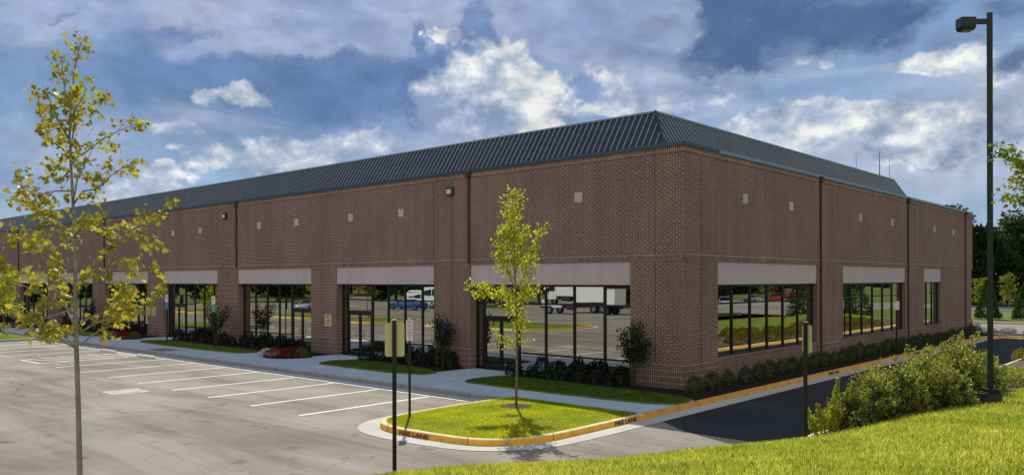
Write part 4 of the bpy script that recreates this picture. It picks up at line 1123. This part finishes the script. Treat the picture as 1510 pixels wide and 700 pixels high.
# turf of the island and strips
def in_poly(x, y, P):
    c = np.zeros(len(x), bool); j = len(P)-1
    for i in range(len(P)):
        xi, yi = P[i]; xj, yj = P[j]
        m = ((yi > y) != (yj > y)) & (x < (xj-xi)*(y-yi)/((yj-yi) or 1e-9)+xi); c ^= m; j = i
    return c
def turf(poly, dens, mat, seed, zf, wd=.010, h0=.03, h1=.06):
    P = np.array(poly); x0, y0 = P.min(0); x1, y1 = P.max(0); n = int((x1-x0)*(y1-y0)*dens); rs = np.random.RandomState(seed)
    x = rs.uniform(x0,x1,n); y = rs.uniform(y0,y1,n); k_ = in_poly(x, y, [tuple(p) for p in poly]); x, y = x[k_], y[k_]
    blades('grass', x, y, zf(x,y), h0, h1, wd, mat, seed)
def islz(x, y):
    r_ = np.clip(np.maximum(np.abs(x+1)/2.5, np.abs(y+8)/3.1), 0, 1); return -.01+.105*(1-r_**2.2)
turf(isl_poly, 2600, M['grass2'], 401, islz)
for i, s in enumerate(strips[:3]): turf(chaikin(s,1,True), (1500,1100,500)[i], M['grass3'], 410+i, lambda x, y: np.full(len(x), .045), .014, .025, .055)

# ------------------------------------------------------------------ riprap, far trees
M['edgeleaf'] = leaf_mat('edge_leaf', [(.12,.16,.02),(.20,.24,.03),(.15,.19,.025)], .5, (1.7,1.5,.4), .45, .4)
m_ = MB(); rr = random.Random(4)
for i in range(60):
    cx, cy, r_ = rr.uniform(-.4,2.4), rr.uniform(40.9,43.4), rr.uniform(.12,.28); ring = []
    for zz, s_ in ((0,.9),(.5,1),(1,.45)):
        ring.append([(cx+math.cos(a)*r_*s_*rr.uniform(.8,1.2), cy+math.sin(a)*r_*s_*rr.uniform(.8,1.2), -.12+zz*r_*1.2+.12) for a in np.linspace(0,6.283,7)[:-1]])
    m_.loft(ring)
tag(m_.build('riprap', M['rock']), kind='stuff')
flatpoly('gravel_corner', [(-3,40.6),(1.9,40.6),(3.2,42),(2.6,44),(-3,44)], -.16, -.02, M['footing'])

def big_tree(name, loc, h, w, mat, label, seed, n=2600, leaf=.55, group='trees beyond the far road', cat='tree', crown0=.12):
    rs = np.random.RandomState(seed); root = empty(name, loc); tag(root, label, cat, group)
    bb = MB(); bb.tube([(0,0,-.3),(.1,0,h*.4),(0,.1,h*.85)], [.028*h,.018*h,.004*h], 7)
    nl = 26; L = []
    for i in range(nl):
        t = crown0+.05+(.93-crown0)*rs.random(); a = rs.random()*6.283; q = w*(.45+.55*rs.random())*math.sin(math.pi*min(1,max(.12,(t*.86+.1))))**.7
        L.append((q*math.cos(a), q*math.sin(a), h*t, w*(.26+.2*rs.random())))
        bb.tube([(0,0,h*t*.7),(q*.5*math.cos(a),q*.5*math.sin(a),h*t*.88),(q*.85*math.cos(a),q*.85*math.sin(a),h*t)], [.008*h,.005*h,.002*h], 4)
    bb.build('trunk', M['bark2'], root)
    L.append((0,0,h*.9,w*.3)); L = np.array(L)
    idx_ = rs.randint(0,len(L),n); u = rs.normal(size=(n,3)); u /= np.linalg.norm(u,axis=1,keepdims=True)
    r_ = L[idx_,3]*(.55+.5*rs.random(n)**.6)
    C = L[idx_,:3] + u*r_[:,None]*np.array([1,1,.8]); C[:,2] = np.maximum(C[:,2], .1)
    leaves('crown', C, u+rs.normal(size=(n,3))*.7, leaf, BLUNT, mat, root, rs)
    return root
tsrc = [big_tree('broadleaf_tree', (0,0,0), 13,4.6, M['farleaf'], '', 501, 5200,.5), big_tree('broadleaf_tree', (0,0,0), 15,4.2, M['farleaf'], '', 502, 5200,.5), big_tree('broadleaf_tree', (0,0,0), 12,5.2, M['darkfar'], '', 503, 5200,.5)]
used = [False]*3
def put_tree(kind, loc, s, label, group):
    if not used[kind]:
        used[kind] = True; o = tsrc[kind]; o.location = loc; o.scale = (s,)*3; o['label'] = label; o['group'] = group
    else:
        o = copy_tree(tsrc[kind], loc, random.uniform(0,6), s, label); o['group'] = group
def dirpos(px, t):
    a = (px-755)/1184.7; return CX+(a*math.cos(CAMYAW)-math.sin(CAMYAW))*t, CY+(a*math.sin(CAMYAW)+math.cos(CAMYAW))*t
far = [(1400,120,.95,1),(1437,126,.92,0),(1452,118,.90,2),(1470,130,.78,0),(1486,124,.70,2),(1505,122,.90,1),(1525,128,.95,0),(1550,120,1.0,2),(1580,130,1.0,1),(1375,135,.9,2),(1350,140,1.0,0),(1615,122,1.05,0),(1460,150,.75,1),(1498,152,.78,0)]
for i, (px, t, s, kd) in enumerate(far):
    x, y = dirpos(px, t); put_tree(kd, (x,y,gz(x,y)-.1), s, 'tall leafy tree beyond the far road right of the building, ' + ORD[i] + ' of the belt', 'trees beyond the far road')
# lit small trees before the belt
for i, (px, t, h_) in enumerate(((1447,100,4.2),(1487,104,4.8))):
    x, y = dirpos(px, t); auto_tree('young_tree', (x,y,gz(x,y)+.2), h_, 1.15, M['edgeleaf'], M['bark2'], 900, .22, ['small sunlit tree close to the far corner of the building','small sunlit tree right of the lamp post before the belt'][i], 600+i, crown0=.25, r0=.07)
# conical evergreens
def conifer(loc, h, w, label, seed):
    rs = np.random.RandomState(seed); root = empty('evergreen_tree', loc); tag(root, label, 'tree')
    bb = MB(); bb.tube([(0,0,0),(0,0,h*.9)], [.09,.02], 6); bb.build('trunk', M['bark2'], root)
    n = 3600; t = rs.random(n)**1.3; a = rs.random(n)*6.283; r_ = w*(1-t)**.75*(.6+.4*rs.random(n))*(1+.12*np.sin(a*5+t*20))
    C = np.stack([r_*np.cos(a), r_*np.sin(a), .12+h*t], 1); dd = np.stack([np.cos(a), np.sin(a), np.full(n,.5)],1)+rs.normal(size=(n,3))*.4
    leaves('crown', C, dd, .16, DIAMOND, M['box'], root, rs)
x, y = dirpos(1456, 78); conifer((x,y,-.03), 3.6, 1.15, 'dark conical evergreen on the verge just behind the lamp post', 701)
x, y = dirpos(1512, 76); conifer((x,y,-.03), 3.4, 1.1, 'dark conical evergreen on the verge at the right edge', 702)
x, y = dirpos(1590, 78); conifer((x,y,-.03), 3.5, 1.1, 'dark conical evergreen on the verge outside the right edge', 703)
for i, (x, y, h_) in enumerate(((15.5,51,5.2),(17.2,54,6.0),(14.6,56,4.6),(17.8,60,6.2),(15.0,62.5,5.0),(18.2,67,5.5))):
    conifer((x,y,max(-.12,H(x,y))), h_, h_*.30, 'dark evergreen on the slope mirrored in the second side window, ' + ORD[i] + ' of the group', 710+i)
# tree whose branches enter at the right edge
k3 = 14/1184.7
def p3(pts, g=0, bx=1590, by=640): return [((x-bx)*k3, (by-y)*k3, g*i/(len(pts)-1)) for i, (x, y) in enumerate(pts)]
trunk = p3([(1590,640),(1590,500),(1588,400),(1586,300),(1586,220),(1588,120)])
br = [([(1588,330),(1560,290),(1530,258),(1505,240),(1482,228)],.2),([(1560,290),(1535,275),(1512,266)],.2),([(1588,360),(1560,330),(1535,312),(1510,300)],.3),
 ([(1588,300),(1600,250),(1630,200)],.3),([(1588,380),(1620,330),(1650,300)],.3),([(1588,430),(1630,400),(1660,380)],-.3),([(1586,240),(1575,200),(1570,160)],.2),([(1588,350),(1556,330),(1530,300),(1516,285)],-.3),([(1588,420),(1620,420),(1640,410)],0),([(1586,260),(1610,210),(1625,170)],0)]
br = [p3(b, g) for b, g in br]
tx, ty = dirpos(1590, 14)
leafy_tree('maple_tree', (tx,ty,H(tx,ty)), trunk, br, k3, CAMYAW, 0.072, MAPLE, M['edgeleaf'], M['bark'], 2600, 'tree reaching in from the right edge beside the lamp post', seed=15, r0=.06, spread=.2, twigs=8, twlen=.34, droop=-.3)
# pale building far off right
fb = empty('distant_building', (*dirpos(1487,230),1.0), CAMYAW+R(20)); tag(fb, 'pale distant office block rising above the trees right of the lamp post', 'building')
m_ = MB(); m_.box(-7,5,-4,4,-1,17.0); m_.build('wall', M['lens'], fb)
m_ = MB(); m_.box(-7.3,5.3,-4.3,4.3,17.0,17.5); m_.build('roof', M['coping_light'], fb)
for zz in (3,6.5,10,13.5):
    m_ = MB(); m_.box(-6.3,4.3,-4.05,-3.9,zz,zz+1.5); m_.build('window', M['carglass'], fb)

# wood behind the lot, seen in the glass
wi = 0
for x in np.arange(-175,-20,7.5):
    put_tree((0,1,2,2)[wi % 4], (x+random.uniform(-2,2), -88+random.uniform(-5,4)+abs(x+90)*.05, -.3), random.uniform(.8,1.15), 'tree along the far side of the lot, mirrored in the storefronts, ' + ORD[wi] + ' from the west', 'trees along the south side of the lot'); wi += 1
wi = 0
for y in np.arange(-84,-8,7.0):
    put_tree((0,2,1,2)[wi % 4], (-128+random.uniform(-3,3), y, -.3), random.uniform(.8,1.15), 'tree along the west end of the lot, ' + ORD[wi] + ' from the south', 'trees along the west end of the lot'); wi += 1
wi = 0
for y in np.arange(36,230,6.0):
    put_tree((2,2,2,0)[wi % 4], (71+random.uniform(-3,3)-.04*(y-100)*(y>100), y, -.3), random.uniform(.8,1.15), 'tree east of the lot, mirrored in the side windows, ' + ORD[wi] + ' from the south', 'trees along the east side of the lot'); wi += 1

# ------------------------------------------------------------------ vehicles
def wheel(parent, x, y, r, w):
    m_ = MB(); pr = [(r*.62,-w/2),(r*.96,-w/2),(r,-w*.3),(r,w*.3),(r*.96,w/2),(r*.62,w/2)]
    m_.loft([[(x+p[0]*math.cos(a), y+p[1], r+p[0]*math.sin(a)) for p in pr] for a in np.linspace(0,2*math.pi,21)], cap=False)
    t_ = m_.build('wheel', M['tyre'], parent, smooth=True)
    m_ = MB(); s = 1 if y > 0 else -1
    for k_ in range(5):
        a = k_*2*math.pi/5; m_.tube([(x,y+s*w*.35,r),(x+r*.58*math.cos(a),y+s*w*.38,r+r*.58*math.sin(a))], .045*r/.33, 5)
    m_.tube([(x,y-w*.3,r),(x,y+s*w*.2,r)], r*.6, 14)
    m_.build('rim', M['rim'], t_)
def car(loc, rz, body, label, kind='sedan', cat='car'):
    r = empty('parked_car' if kind != 'pickup' else 'pickup_truck', loc, rz); tag(r, label, cat)
    if kind == 'sedan': st = [(-2.35,.45,.78,.70),(-2.25,.24,.92,.80),(-1.6,.20,.96,.88),(-.6,.18,.95,.91),(.5,.18,.93,.91),(1.1,.18,.90,.90),(1.8,.20,.80,.86),(2.25,.26,.66,.78),(2.36,.40,.56,.62)]
    elif kind == 'coupe': st = [(-2.2,.45,.86,.72),(-2.1,.24,.96,.84),(-1.4,.20,.98,.92),(-.5,.18,.88,.92),(.5,.18,.86,.92),(1.1,.18,.84,.90),(1.8,.20,.74,.86),(2.15,.26,.60,.76),(2.25,.40,.50,.60)]
    else: st = [(-2.7,.55,.95,.88),(-2.6,.42,1.10,.92),(-1.5,.40,1.12,.94),(-.6,.40,1.12,.94),(.6,.40,1.12,.94),(1.1,.40,1.12,.94),(1.8,.42,1.08,.92),(2.5,.45,1.0,.88),(2.65,.6,.9,.8)]
    m_ = MB()
    m_.loft([[(x,-w*.9,z0),(x,-w,z0+.12),(x,-w*.99,(z0+z1)/2+.08),(x,-w*.88,z1-.03),(x,-w*.55,z1+.02),(x,w*.55,z1+.02),(x,w*.88,z1-.03),(x,w*.99,(z0+z1)/2+.08),(x,w,z0+.12),(x,w*.9,z0)] for (x,z0,z1,w) in st])
    m_.build('body', body, r, smooth=False, bevel=.02)
    if kind == 'sedan': g0, g1, t0, t1, zb, zt = -1.85, 1.05, -1.05, .35, .90, 1.42
    elif kind == 'coupe': g0, g1, t0, t1, zb, zt = -1.9, .85, -.95, .05, .86, 1.28
    else: g0, g1, t0, t1, zb, zt = -.75, 1.25, -.55, .55, 1.08, 1.78
    m_ = MB(); m_.loft([[(g0,-.80,zb),(g1,-.80,zb),(g1,.80,zb),(g0,.80,zb)],[(t0,-.62,zt-.03),(t1,-.62,zt-.03),(t1,.62,zt-.03),(t0,.62,zt-.03)]]); m_.build('windows', M['carglass'], r)
    m_ = MB(); m_.box(t0-.06,t1+.08,-.65,.65,zt-.03,zt+.02); 
    for s in (-1,1):
        for (xa, xb) in ((g0+.02,t0),(g1-.02,t1),((g0+g1)/2-.1,(t0+t1)/2-.02)): m_.tube([(xa,s*.81,zb),(xb,s*.635,zt-.02)], .035, 5)
    m_.build('roof', body, r)
    xl = st[-1][0]; xr_ = st[0][0]
    for s in (-1,1):
        m_ = MB(); m_.box(xl-.14,xl-.02,s*.62-.17,s*.62+.17,st[-1][2]-.06,st[-1][2]+.05); m_.build('headlight', M['headl'], r)
        m_ = MB(); m_.box(xr_-.01,xr_+.10,s*.62-.15,s*.62+.15,st[0][2]-.12,st[0][2]+.02); m_.build('tail_light', M['taill'], r)
        m_ = MB(); m_.box(.55,.75,s*.95-.08,s*.95+.08,zb,zb+.13); m_.build('side_mirror', body, r)
        for x in (-1.42,1.42) if kind != 'pickup' else (-1.65,1.7): wheel(r, x, s*(.80 if kind != 'pickup' else .84), .33 if kind != 'pickup' else .40, .22)
    if kind == 'pickup':
        m_ = MB(); m_.box(-2.55,-.85,-.72,.72,1.125,1.15); m_.build('cargo_bed', M['chassis'], r)
    return r
def van(loc, rz, label):
    r = empty('parked_van', loc, rz); tag(r, label, 'van')
    pr = [(-2.75,.35),(2.6,.35),(2.78,.55),(2.75,.95),(1.95,1.28),(1.30,2.02),(1.0,2.10),(-2.65,2.12),(-2.75,1.9)]
    m_ = MB(); m_.loft([[(p[0],-.97,p[1]) if p[1] < 1.4 else (p[0],-.86,p[1]) for p in pr],[(p[0],.97,p[1]) if p[1] < 1.4 else (p[0],.86,p[1]) for p in pr]]); m_.build('body', M['white_body'], r, bevel=.04)
    for s in (-1,1):
        for (a, b) in ((.55,1.35),(-.65,.40),(-1.75,-.80),(-2.6,-1.9)):
            m_ = MB(); y0 = s*.965; y1 = s*.885
            m_.face([(a,y0*1.0,1.25),(b+(.22 if a>.5 else 0),y0,1.25),(b-(.12 if a>.5 else 0),y1,1.90),(a,y1,1.90)]); m_.build('window', M['carglass'], r)
        for x in (-1.85,1.75): wheel(r, x, s*.86, .36, .24)
        m_ = MB(); m_.box(2.66,2.80,s*.72-.16,s*.72+.16,.78,.98); m_.build('headlight', M['headl'], r)
        m_ = MB(); m_.box(-2.78,-2.70,s*.85-.07,s*.85+.07,.9,1.3); m_.build('tail_light', M['taill'], r)
    m_ = MB(); m_.face([(1.97,-.82,1.32),(1.97,.82,1.32),(1.37,.76,2.0),(1.37,-.76,2.0)]); m_.build('windscreen', M['carglass'], r)
    return r
def truck(loc, rz, label):
    r = empty('box_truck', loc, rz); tag(r, label, 'truck')
    m_ = MB(); m_.box(-5.2,2.35,-1.22,1.22,1.15,3.75); m_.build('cargo_box', M['box_body'], r, bevel=.03)
    m_ = MB()
    for z in (1.10,3.70): m_.box(-5.24,2.38,-1.25,1.25,z,z+.09)
    m_.build('box_rail', M['rim'], r)
    pr = [(2.5,.75),(5.3,.75),(5.42,1.0),(5.36,1.62),(4.2,1.78),(3.65,2.65),(3.4,2.75),(2.5,2.78)]
    m_ = MB(); m_.loft([[(p[0],-1.05,p[1]) for p in pr],[(p[0],1.05,p[1]) for p in pr]]); m_.build('cab', M['cab_body'], r, bevel=.05)
    for s in (-1,1):
        m_ = MB(); m_.face([(2.75,s*1.055,1.75),(3.95,s*1.055,1.75),(3.55,s*1.055,2.5),(2.75,s*1.055,2.5)]); m_.build('window', M['carglass'], r)
        m_ = MB(); m_.box(5.30,5.44,s*.78-.16,s*.78+.16,1.15,1.35); m_.build('headlight', M['headl'], r)
        m_ = MB(); m_.box(3.85,3.95,s*1.25-.08,s*1.25+.08,1.8,2.3); m_.build('side_mirror', M['chassis'], r)
        wheel(r, 4.35, s*1.0, .50, .3); wheel(r, -2.6, s*.95, .50, .5); wheel(r, -3.75, s*.95, .50, .5)
    m_ = MB(); m_.face([(4.22,-.92,1.84),(4.22,.92,1.84),(3.70,.86,2.6),(3.70,-.86,2.6)]); m_.build('windscreen', M['carglass'], r)
    m_ = MB(); m_.box(-5.2,4.9,-.45,.45,.70,1.06); m_.build('chassis', M['chassis'], r)
    m_ = MB(); m_.tube([(.2,-.95,.85),(1.6,-.95,.85)], .28, 12); m_.build('fuel_tank', M['chassis'], r)
    m_ = MB(); m_.box(5.25,5.55,-1.05,1.05,.55,.82); m_.build('bumper', M['chassis'], r)
truck((-45.6,-53.2,-.15), R(180), 'white box truck parked along the far row, mirrored in the corner storefront')
bc = car((-68.6,-45.2,-.15), R(172), M['blue_body'], 'deep blue sports car in the far row, mirrored in the second storefront', 'coupe')
wv = van((-75.2,-54.0,-.15), R(174), 'white passenger van behind the blue car, mirrored in the second storefront')
bc.scale = (1.2,)*3; wv.scale = (1.28,)*3
car((-85.0,-40.5,-.15), R(60), M['silver_body'], 'silver car mirrored in the third storefront', 'sedan')
car((50.7,101.5,-.12), R(60), M['white_body'], 'white pickup truck in the eastern lot, mirrored in the first side window', 'pickup', 'pickup')
rc_ = car((48.2,118.5,-.12), R(5), M['red_body'], 'bright red car in the eastern lot, mirrored in the first side window', 'sedan')
rc_.scale = (1.25,)*3
car((50.8,113.5,-.12), R(5), M['silver_body'], 'pale silver car beside the red car in the eastern lot', 'sedan')
car((56.5,106,-.12), R(75), M['grey_body'], 'dark grey car between the pickup and the red car', 'sedan')

# ------------------------------------------------------------------ world
SUN_EL = R(45.9); sdir = Vector((-.712*math.cos(SUN_EL), .702*math.cos(SUN_EL), math.sin(SUN_EL)))
w = bpy.data.worlds.new("World"); scene.world = w; w.use_nodes = True; t = NT(w.node_tree)
w.cycles.sampling_method = 'MANUAL'; w.cycles.sample_map_resolution = 256
bg = t.n['Background']
sky = t.new('ShaderNodeTexSky', sky_type='NISHITA'); sky.sun_disc = False; sky.sun_elevation = SUN_EL
sky.sun_rotation = math.atan2(sdir.x, sdir.y); sky.air_density = 1.0; sky.dust_density = .4; sky.ozone_density = 2.5
tc = t.new('ShaderNodeTexCoord').outputs['Generated']
sp = t.new('ShaderNodeSeparateXYZ'); t.link(tc, sp.inputs[0]); dx, dy, dz_ = sp.outputs
cw, sw = math.cos(CAMYAW), math.sin(CAMYAW)
fwd = t.math('ADD', t.math('MULTIPLY', dx, -sw), t.math('MULTIPLY', dy, cw)); rgt = t.math('ADD', t.math('MULTIPLY', dx, cw), t.math('MULTIPLY', dy, sw))
az = t.math('ARCTAN2', rgt, fwd); el = t.math('ARCSINE', dz_)
def azel(px, py):
    a = math.atan((px-755)/1184.7); return a, math.atan((412.3-py)/1184.7*math.cos(a))
# warp azimuth / elevation a little so that masses have ragged outlines
wn = t.new('ShaderNodeTexNoise'); t.link(tc, wn.inputs['Vector']); wn.inputs['Scale'].default_value = 9; wn.inputs['Detail'].default_value = 8; wn.inputs['Roughness'].default_value = .6
wc = t.new('ShaderNodeSeparateXYZ'); t.link(wn.outputs['Color'], wc.inputs[0])
azw = t.math('ADD', az, t.math('MULTIPLY', t.math('SUBTRACT', wc.outputs[0], .5), .16)); elw = t.math('ADD', el, t.math('MULTIPLY', t.math('SUBTRACT', wc.outputs[1], .5), .11))
def blob(px, py, rx, ry, amp=1., rot=0.):
    a, e = azel(px, py); rx /= 1184.7; ry /= 1184.7
    u = t.math('SUBTRACT', azw, a); v = t.math('SUBTRACT', elw, e)
    if rot:
        c_, s_ = math.cos(rot), math.sin(rot)
        u, v = t.math('ADD', t.math('MULTIPLY', u, c_), t.math('MULTIPLY', v, s_)), t.math('SUBTRACT', t.math('MULTIPLY', v, c_), t.math('MULTIPLY', u, s_))
    q = t.math('ADD', t.math('POWER', t.math('DIVIDE', u, rx), 2.), t.math('POWER', t.math('DIVIDE', v, ry), 2.))
    return t.math('MULTIPLY', t.math('EXPONENT', t.math('MULTIPLY', q, -1.)), amp)
def total(L):
    s = L[0]
    for q in L[1:]: s = t.math('ADD', s, q)
    return s
def mapped(sx, sy, sz, off=(0,0,0)):
    m_ = t.new('ShaderNodeMapping'); m_.inputs['Scale'].default_value = (sx,sy,sz); m_.inputs['Location'].default_value = off; t.link(tc, m_.inputs[0]); return m_.outputs[0]
# blue base
base = t.mix(t.sstep(dz_, .0, .36), (.26,.39,.56), (.14,.25,.48))
base = t.mix(t.sstep(total([blob(560,150,330,75,1.),blob(230,75,90,70,.7),blob(1350,120,160,50,.35)]), .15, 1.), base, (.098,.188,.395))
base = t.mix(t.sstep(az, .05, .5, 0., .6), base, (.25,.37,.58))
nish = t.mix(1, sky.outputs[0], (.085,.085,.085), 'MULTIPLY')
base = t.mix(.18, base, nish)
# high veil, stretched along the horizon
veil = t.noise(mapped(1.2,1.2,6.5), 2.4, 10, .62, .7)
vm = total([blob(680,185,120,46,.26), blob(610,200,90,30,.14), blob(560,18,420,34,.36), blob(420,50,150,30,.16), blob(90,30,120,30,.26), blob(260,60,60,30,.16), blob(370,76,120,14,.22,.1), blob(520,78,110,16,.34), blob(910,90,130,80,.24), blob(830,30,120,50,.18), blob(1060,145,240,30,.24), blob(1290,245,340,44,.22), blob(1450,150,120,80,.22), blob(300,215,260,50,.15), blob(60,230,90,70,.14), blob(560,150,280,60,-.16), blob(190,80,34,60,-.20), blob(1200,135,110,14,-.10)])
vd = t.sstep(t.math('ADD', veil, vm), .47, .80)
vc = t.mix(t.sstep(t.noise(mapped(1,1,3.2,(3,1,0)), 5, 8, .62), .35, .7), (.27,.36,.58), (.46,.53,.70))
vc = t.mix(t.sstep(az, .08, .35, 0., .6), vc, (.50,.57,.66))
col = t.mix(t.math('MULTIPLY', vd, .9), base, vc)
# dark masses behind the towers
n2 = t.noise(mapped(1,1,2.3,(2.3,.7,1.1)), 6.0, 10, .60, .35)
dmL = total([blob(530,112,120,24,.44), blob(600,130,120,50,.40), blob(520,150,200,40,.20), blob(704,45,24,40,.52), blob(690,85,46,26,.34), blob(622,66,9,26,.40), blob(240,62,80,40,.22), blob(290,55,90,7,.22,.05), blob(70,17,46,7,.34), blob(380,44,34,14,.26), blob(438,16,40,9,.2)])
ddL = t.sstep(t.math('ADD', t.math('MULTIPLY', n2, .8), dmL), .56, .84)
col = t.mix(t.math('MULTIPLY', ddL, .68), col, t.mix(n2, (.075,.155,.36), (.15,.255,.48)))
# cumulus: bright relief with bluish undersides
def billow(off):
    src = mapped(1,1,1.35,off)
    wz = t.new('ShaderNodeTexNoise'); t.link(src, wz.inputs['Vector']); wz.inputs['Scale'].default_value = 11; wz.inputs['Detail'].default_value = 5
    src2 = t.vmath('ADD', src, t.vmath('MULTIPLY', t.vmath('SUBTRACT', wz.outputs['Color'], (.5,.5,.5)), (.05,.05,.05)))
    vo = t.new('ShaderNodeTexVoronoi', feature='F1'); t.link(src2, vo.inputs['Vector']); vo.inputs['Scale'].default_value = 17; vo.inputs['Detail'].default_value = 3; vo.inputs['Roughness'].default_value = .55; vo.normalize = True
    return t.math('ADD', t.math('MULTIPLY', t.noise(src, 8.5, 8, .56, .3), .55), t.math('MULTIPLY', t.math('SUBTRACT', 1., vo.outputs['Distance']), .40))
n1 = t.math('ADD', billow((0,0,0)), -.10); n1s = t.math('ADD', billow((.009,-.007,-.017)), -.10)
n3 = t.noise(mapped(1,1,1.6,(4,4,1)), 22, 8, .6, .2); n3s = t.noise(mapped(1,1,1.6,(4.010,3.994,.982)), 22, 8, .6, .2)
cm = total([blob(745,104,54,50,.70), blob(762,165,40,48,.56), blob(735,195,70,26,.48), blob(690,60,40,14,.18), blob(665,128,56,30,.34), blob(700,180,100,44,.30), blob(600,160,60,24,.22), blob(658,64,20,13,.44), blob(632,54,9,9,.3), blob(375,153,60,19,.52), blob(302,157,24,17,.40), blob(215,276,66,22,.56), blob(275,200,66,13,.50), blob(520,214,66,24,.52), blob(440,228,100,20,.40,-.2), blob(350,235,50,10,.34), blob(60,290,60,22,.3), blob(40,205,60,14,.25), blob(248,246,36,12,.42), blob(405,243,30,10,.32), blob(272,221,22,5,.4), blob(500,70,60,12,.24),
            blob(1250,172,110,22,.42,-.1), blob(1165,208,70,18,.42), blob(1250,218,110,16,.42), blob(1350,206,120,32,.46,-.1), blob(1410,232,90,14,.40), blob(1120,170,60,18,.22), blob(1380,88,56,26,.50), blob(1320,98,34,14,.3), blob(910,112,46,44,.44), blob(900,162,80,16,.46), blob(1000,148,70,16,.40), blob(850,90,40,20,.26), blob(990,100,40,20,.26), blob(1080,120,100,14,.36), blob(1140,180,90,20,.34), blob(1210,92,60,14,.40), blob(1020,45,50,26,.26,-.5), blob(1490,160,60,50,.30), blob(1440,130,30,30,.2), blob(1270,60,40,14,.2), blob(1310,255,22,9,.25), blob(1010,70,36,18,.24)])
cd = t.sstep(t.math('ADD', t.math('MULTIPLY', n1, 1.25), cm), .84, 1.0)
rel = t.math('ADD', t.math('ADD', .46, t.math('MULTIPLY', t.math('SUBTRACT', n1, n1s), 4.2)), t.math('MULTIPLY', t.math('SUBTRACT', n3, n3s), 1.6), clamp=True)
lit = total([blob(778,150,34,66,.55), blob(735,110,50,22,.35), blob(765,185,50,18,.4), blob(655,62,26,14,.5), blob(1360,188,80,12,.4), blob(1390,75,50,12,.35), blob(1190,200,60,8,.3), blob(690,190,90,44,-.38), blob(620,150,70,50,-.34), blob(860,160,50,40,-.1), blob(1000,160,60,30,-.15), blob(520,230,70,20,-.12), blob(300,200,120,60,-.06), blob(1290,240,120,10,-.15), blob(905,100,30,30,.1)])
rel = t.math('ADD', rel, lit, clamp=True)
cc = t.ramp(rel, [(0.,(.27,.36,.53)), (.45,(.46,.53,.66)), (.75,(.68,.72,.75)), (1.,(.88,.88,.83))])
col = t.mix(t.math('MULTIPLY', cd, .9), col, cc)
# faint relief over everything that is cloudy
rl = t.math('ADD', t.math('MULTIPLY', t.math('SUBTRACT', n1, n1s), 1.5), t.math('MULTIPLY', t.math('SUBTRACT', t.noise(mapped(1,1,4,(7,1,2)), 5.5, 9, .62, .8), .5), .32))
rl = t.math('ADD', 1., rl)
rc = t.new('ShaderNodeCombineXYZ'); [t.link(rl, rc.inputs[k_]) for k_ in range(3)]
col = t.mix(1, col, rc.outputs[0], 'MULTIPLY')
# near dark clouds, upper right
dmR = total([blob(1140,28,120,40,.74), blob(1120,78,74,32,.70), blob(1040,84,52,20,.62), blob(1070,10,60,18,.5), blob(1270,30,110,34,.50), blob(1200,60,80,26,.3), blob(1020,15,18,18,.3), blob(1330,14,50,10,.25), blob(1500,28,56,26,.56), blob(1500,96,46,18,.50), blob(1490,195,60,22,.30), blob(1360,246,120,6,.36), blob(1480,120,50,14,.2), blob(889,98,26,5,.36), blob(1230,120,60,5,.1)])
ddR = t.sstep(t.math('ADD', t.math('ADD', t.math('MULTIPLY', n1, .55), t.math('MULTIPLY', n2, .65)), dmR), .80, 1.18)
col = t.mix(t.math('MULTIPLY', ddR, .93), col, t.ramp(t.math('ADD', n2, t.math('MULTIPLY', n3, .25)), [(.40,(.055,.105,.24)), (.62,(.085,.15,.31)), (.80,(.22,.31,.48))]))
# haze near the horizon
col = t.mix(t.sstep(dz_, .0, .12, .5, 0.), col, (.34,.44,.58))
# bright cloud deck added behind the camera, unseen, to fill the shaded facade
rear_fill = t.sstep(fwd, .05, -.45)
fill_col = t.mix(t.noise(mapped(1,1,1.8,(5,2,0)), 3.2, 8, .6), (.33,.35,.39), (.98,.92,.84))
col = t.mix(rear_fill, col, fill_col)
# finished sky colour, including the added bright deck behind the camera
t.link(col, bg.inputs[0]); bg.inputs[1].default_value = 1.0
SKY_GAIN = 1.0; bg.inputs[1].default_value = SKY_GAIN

sun = bpy.data.lights.new('sun', 'SUN'); sun.energy = 4.3; sun.angle = R(.55); sun.color = (1.0,.95,.86)
so = bpy.data.objects.new('sun', sun); COL.objects.link(so); so.rotation_euler = (-sdir).to_track_quat('-Z','Y').to_euler()

# ------------------------------------------------------------------ camera
cam = bpy.data.cameras.new('camera'); cam.sensor_width = 36; cam.lens = 36*1184.7/1510; cam.clip_end = 4000; cam.clip_start = .1
cam.shift_y = (412.3-350)/1510
co = bpy.data.objects.new('camera', cam); COL.objects.link(co)
co.location = (CX, CY, 3.9)
co.rotation_euler = (Matrix.Rotation(CAMYAW, 3, 'Z') @ Matrix.Rotation(R(90), 3, 'X') @ Matrix.Rotation(R(-.128), 3, 'Z')).to_euler()
scene.camera = co
scene.view_settings.view_transform = 'Standard'; scene.view_settings.look = 'None'; scene.view_settings.exposure = 0
scene.cycles.max_bounces = 8; scene.cycles.transparent_max_bounces = 8
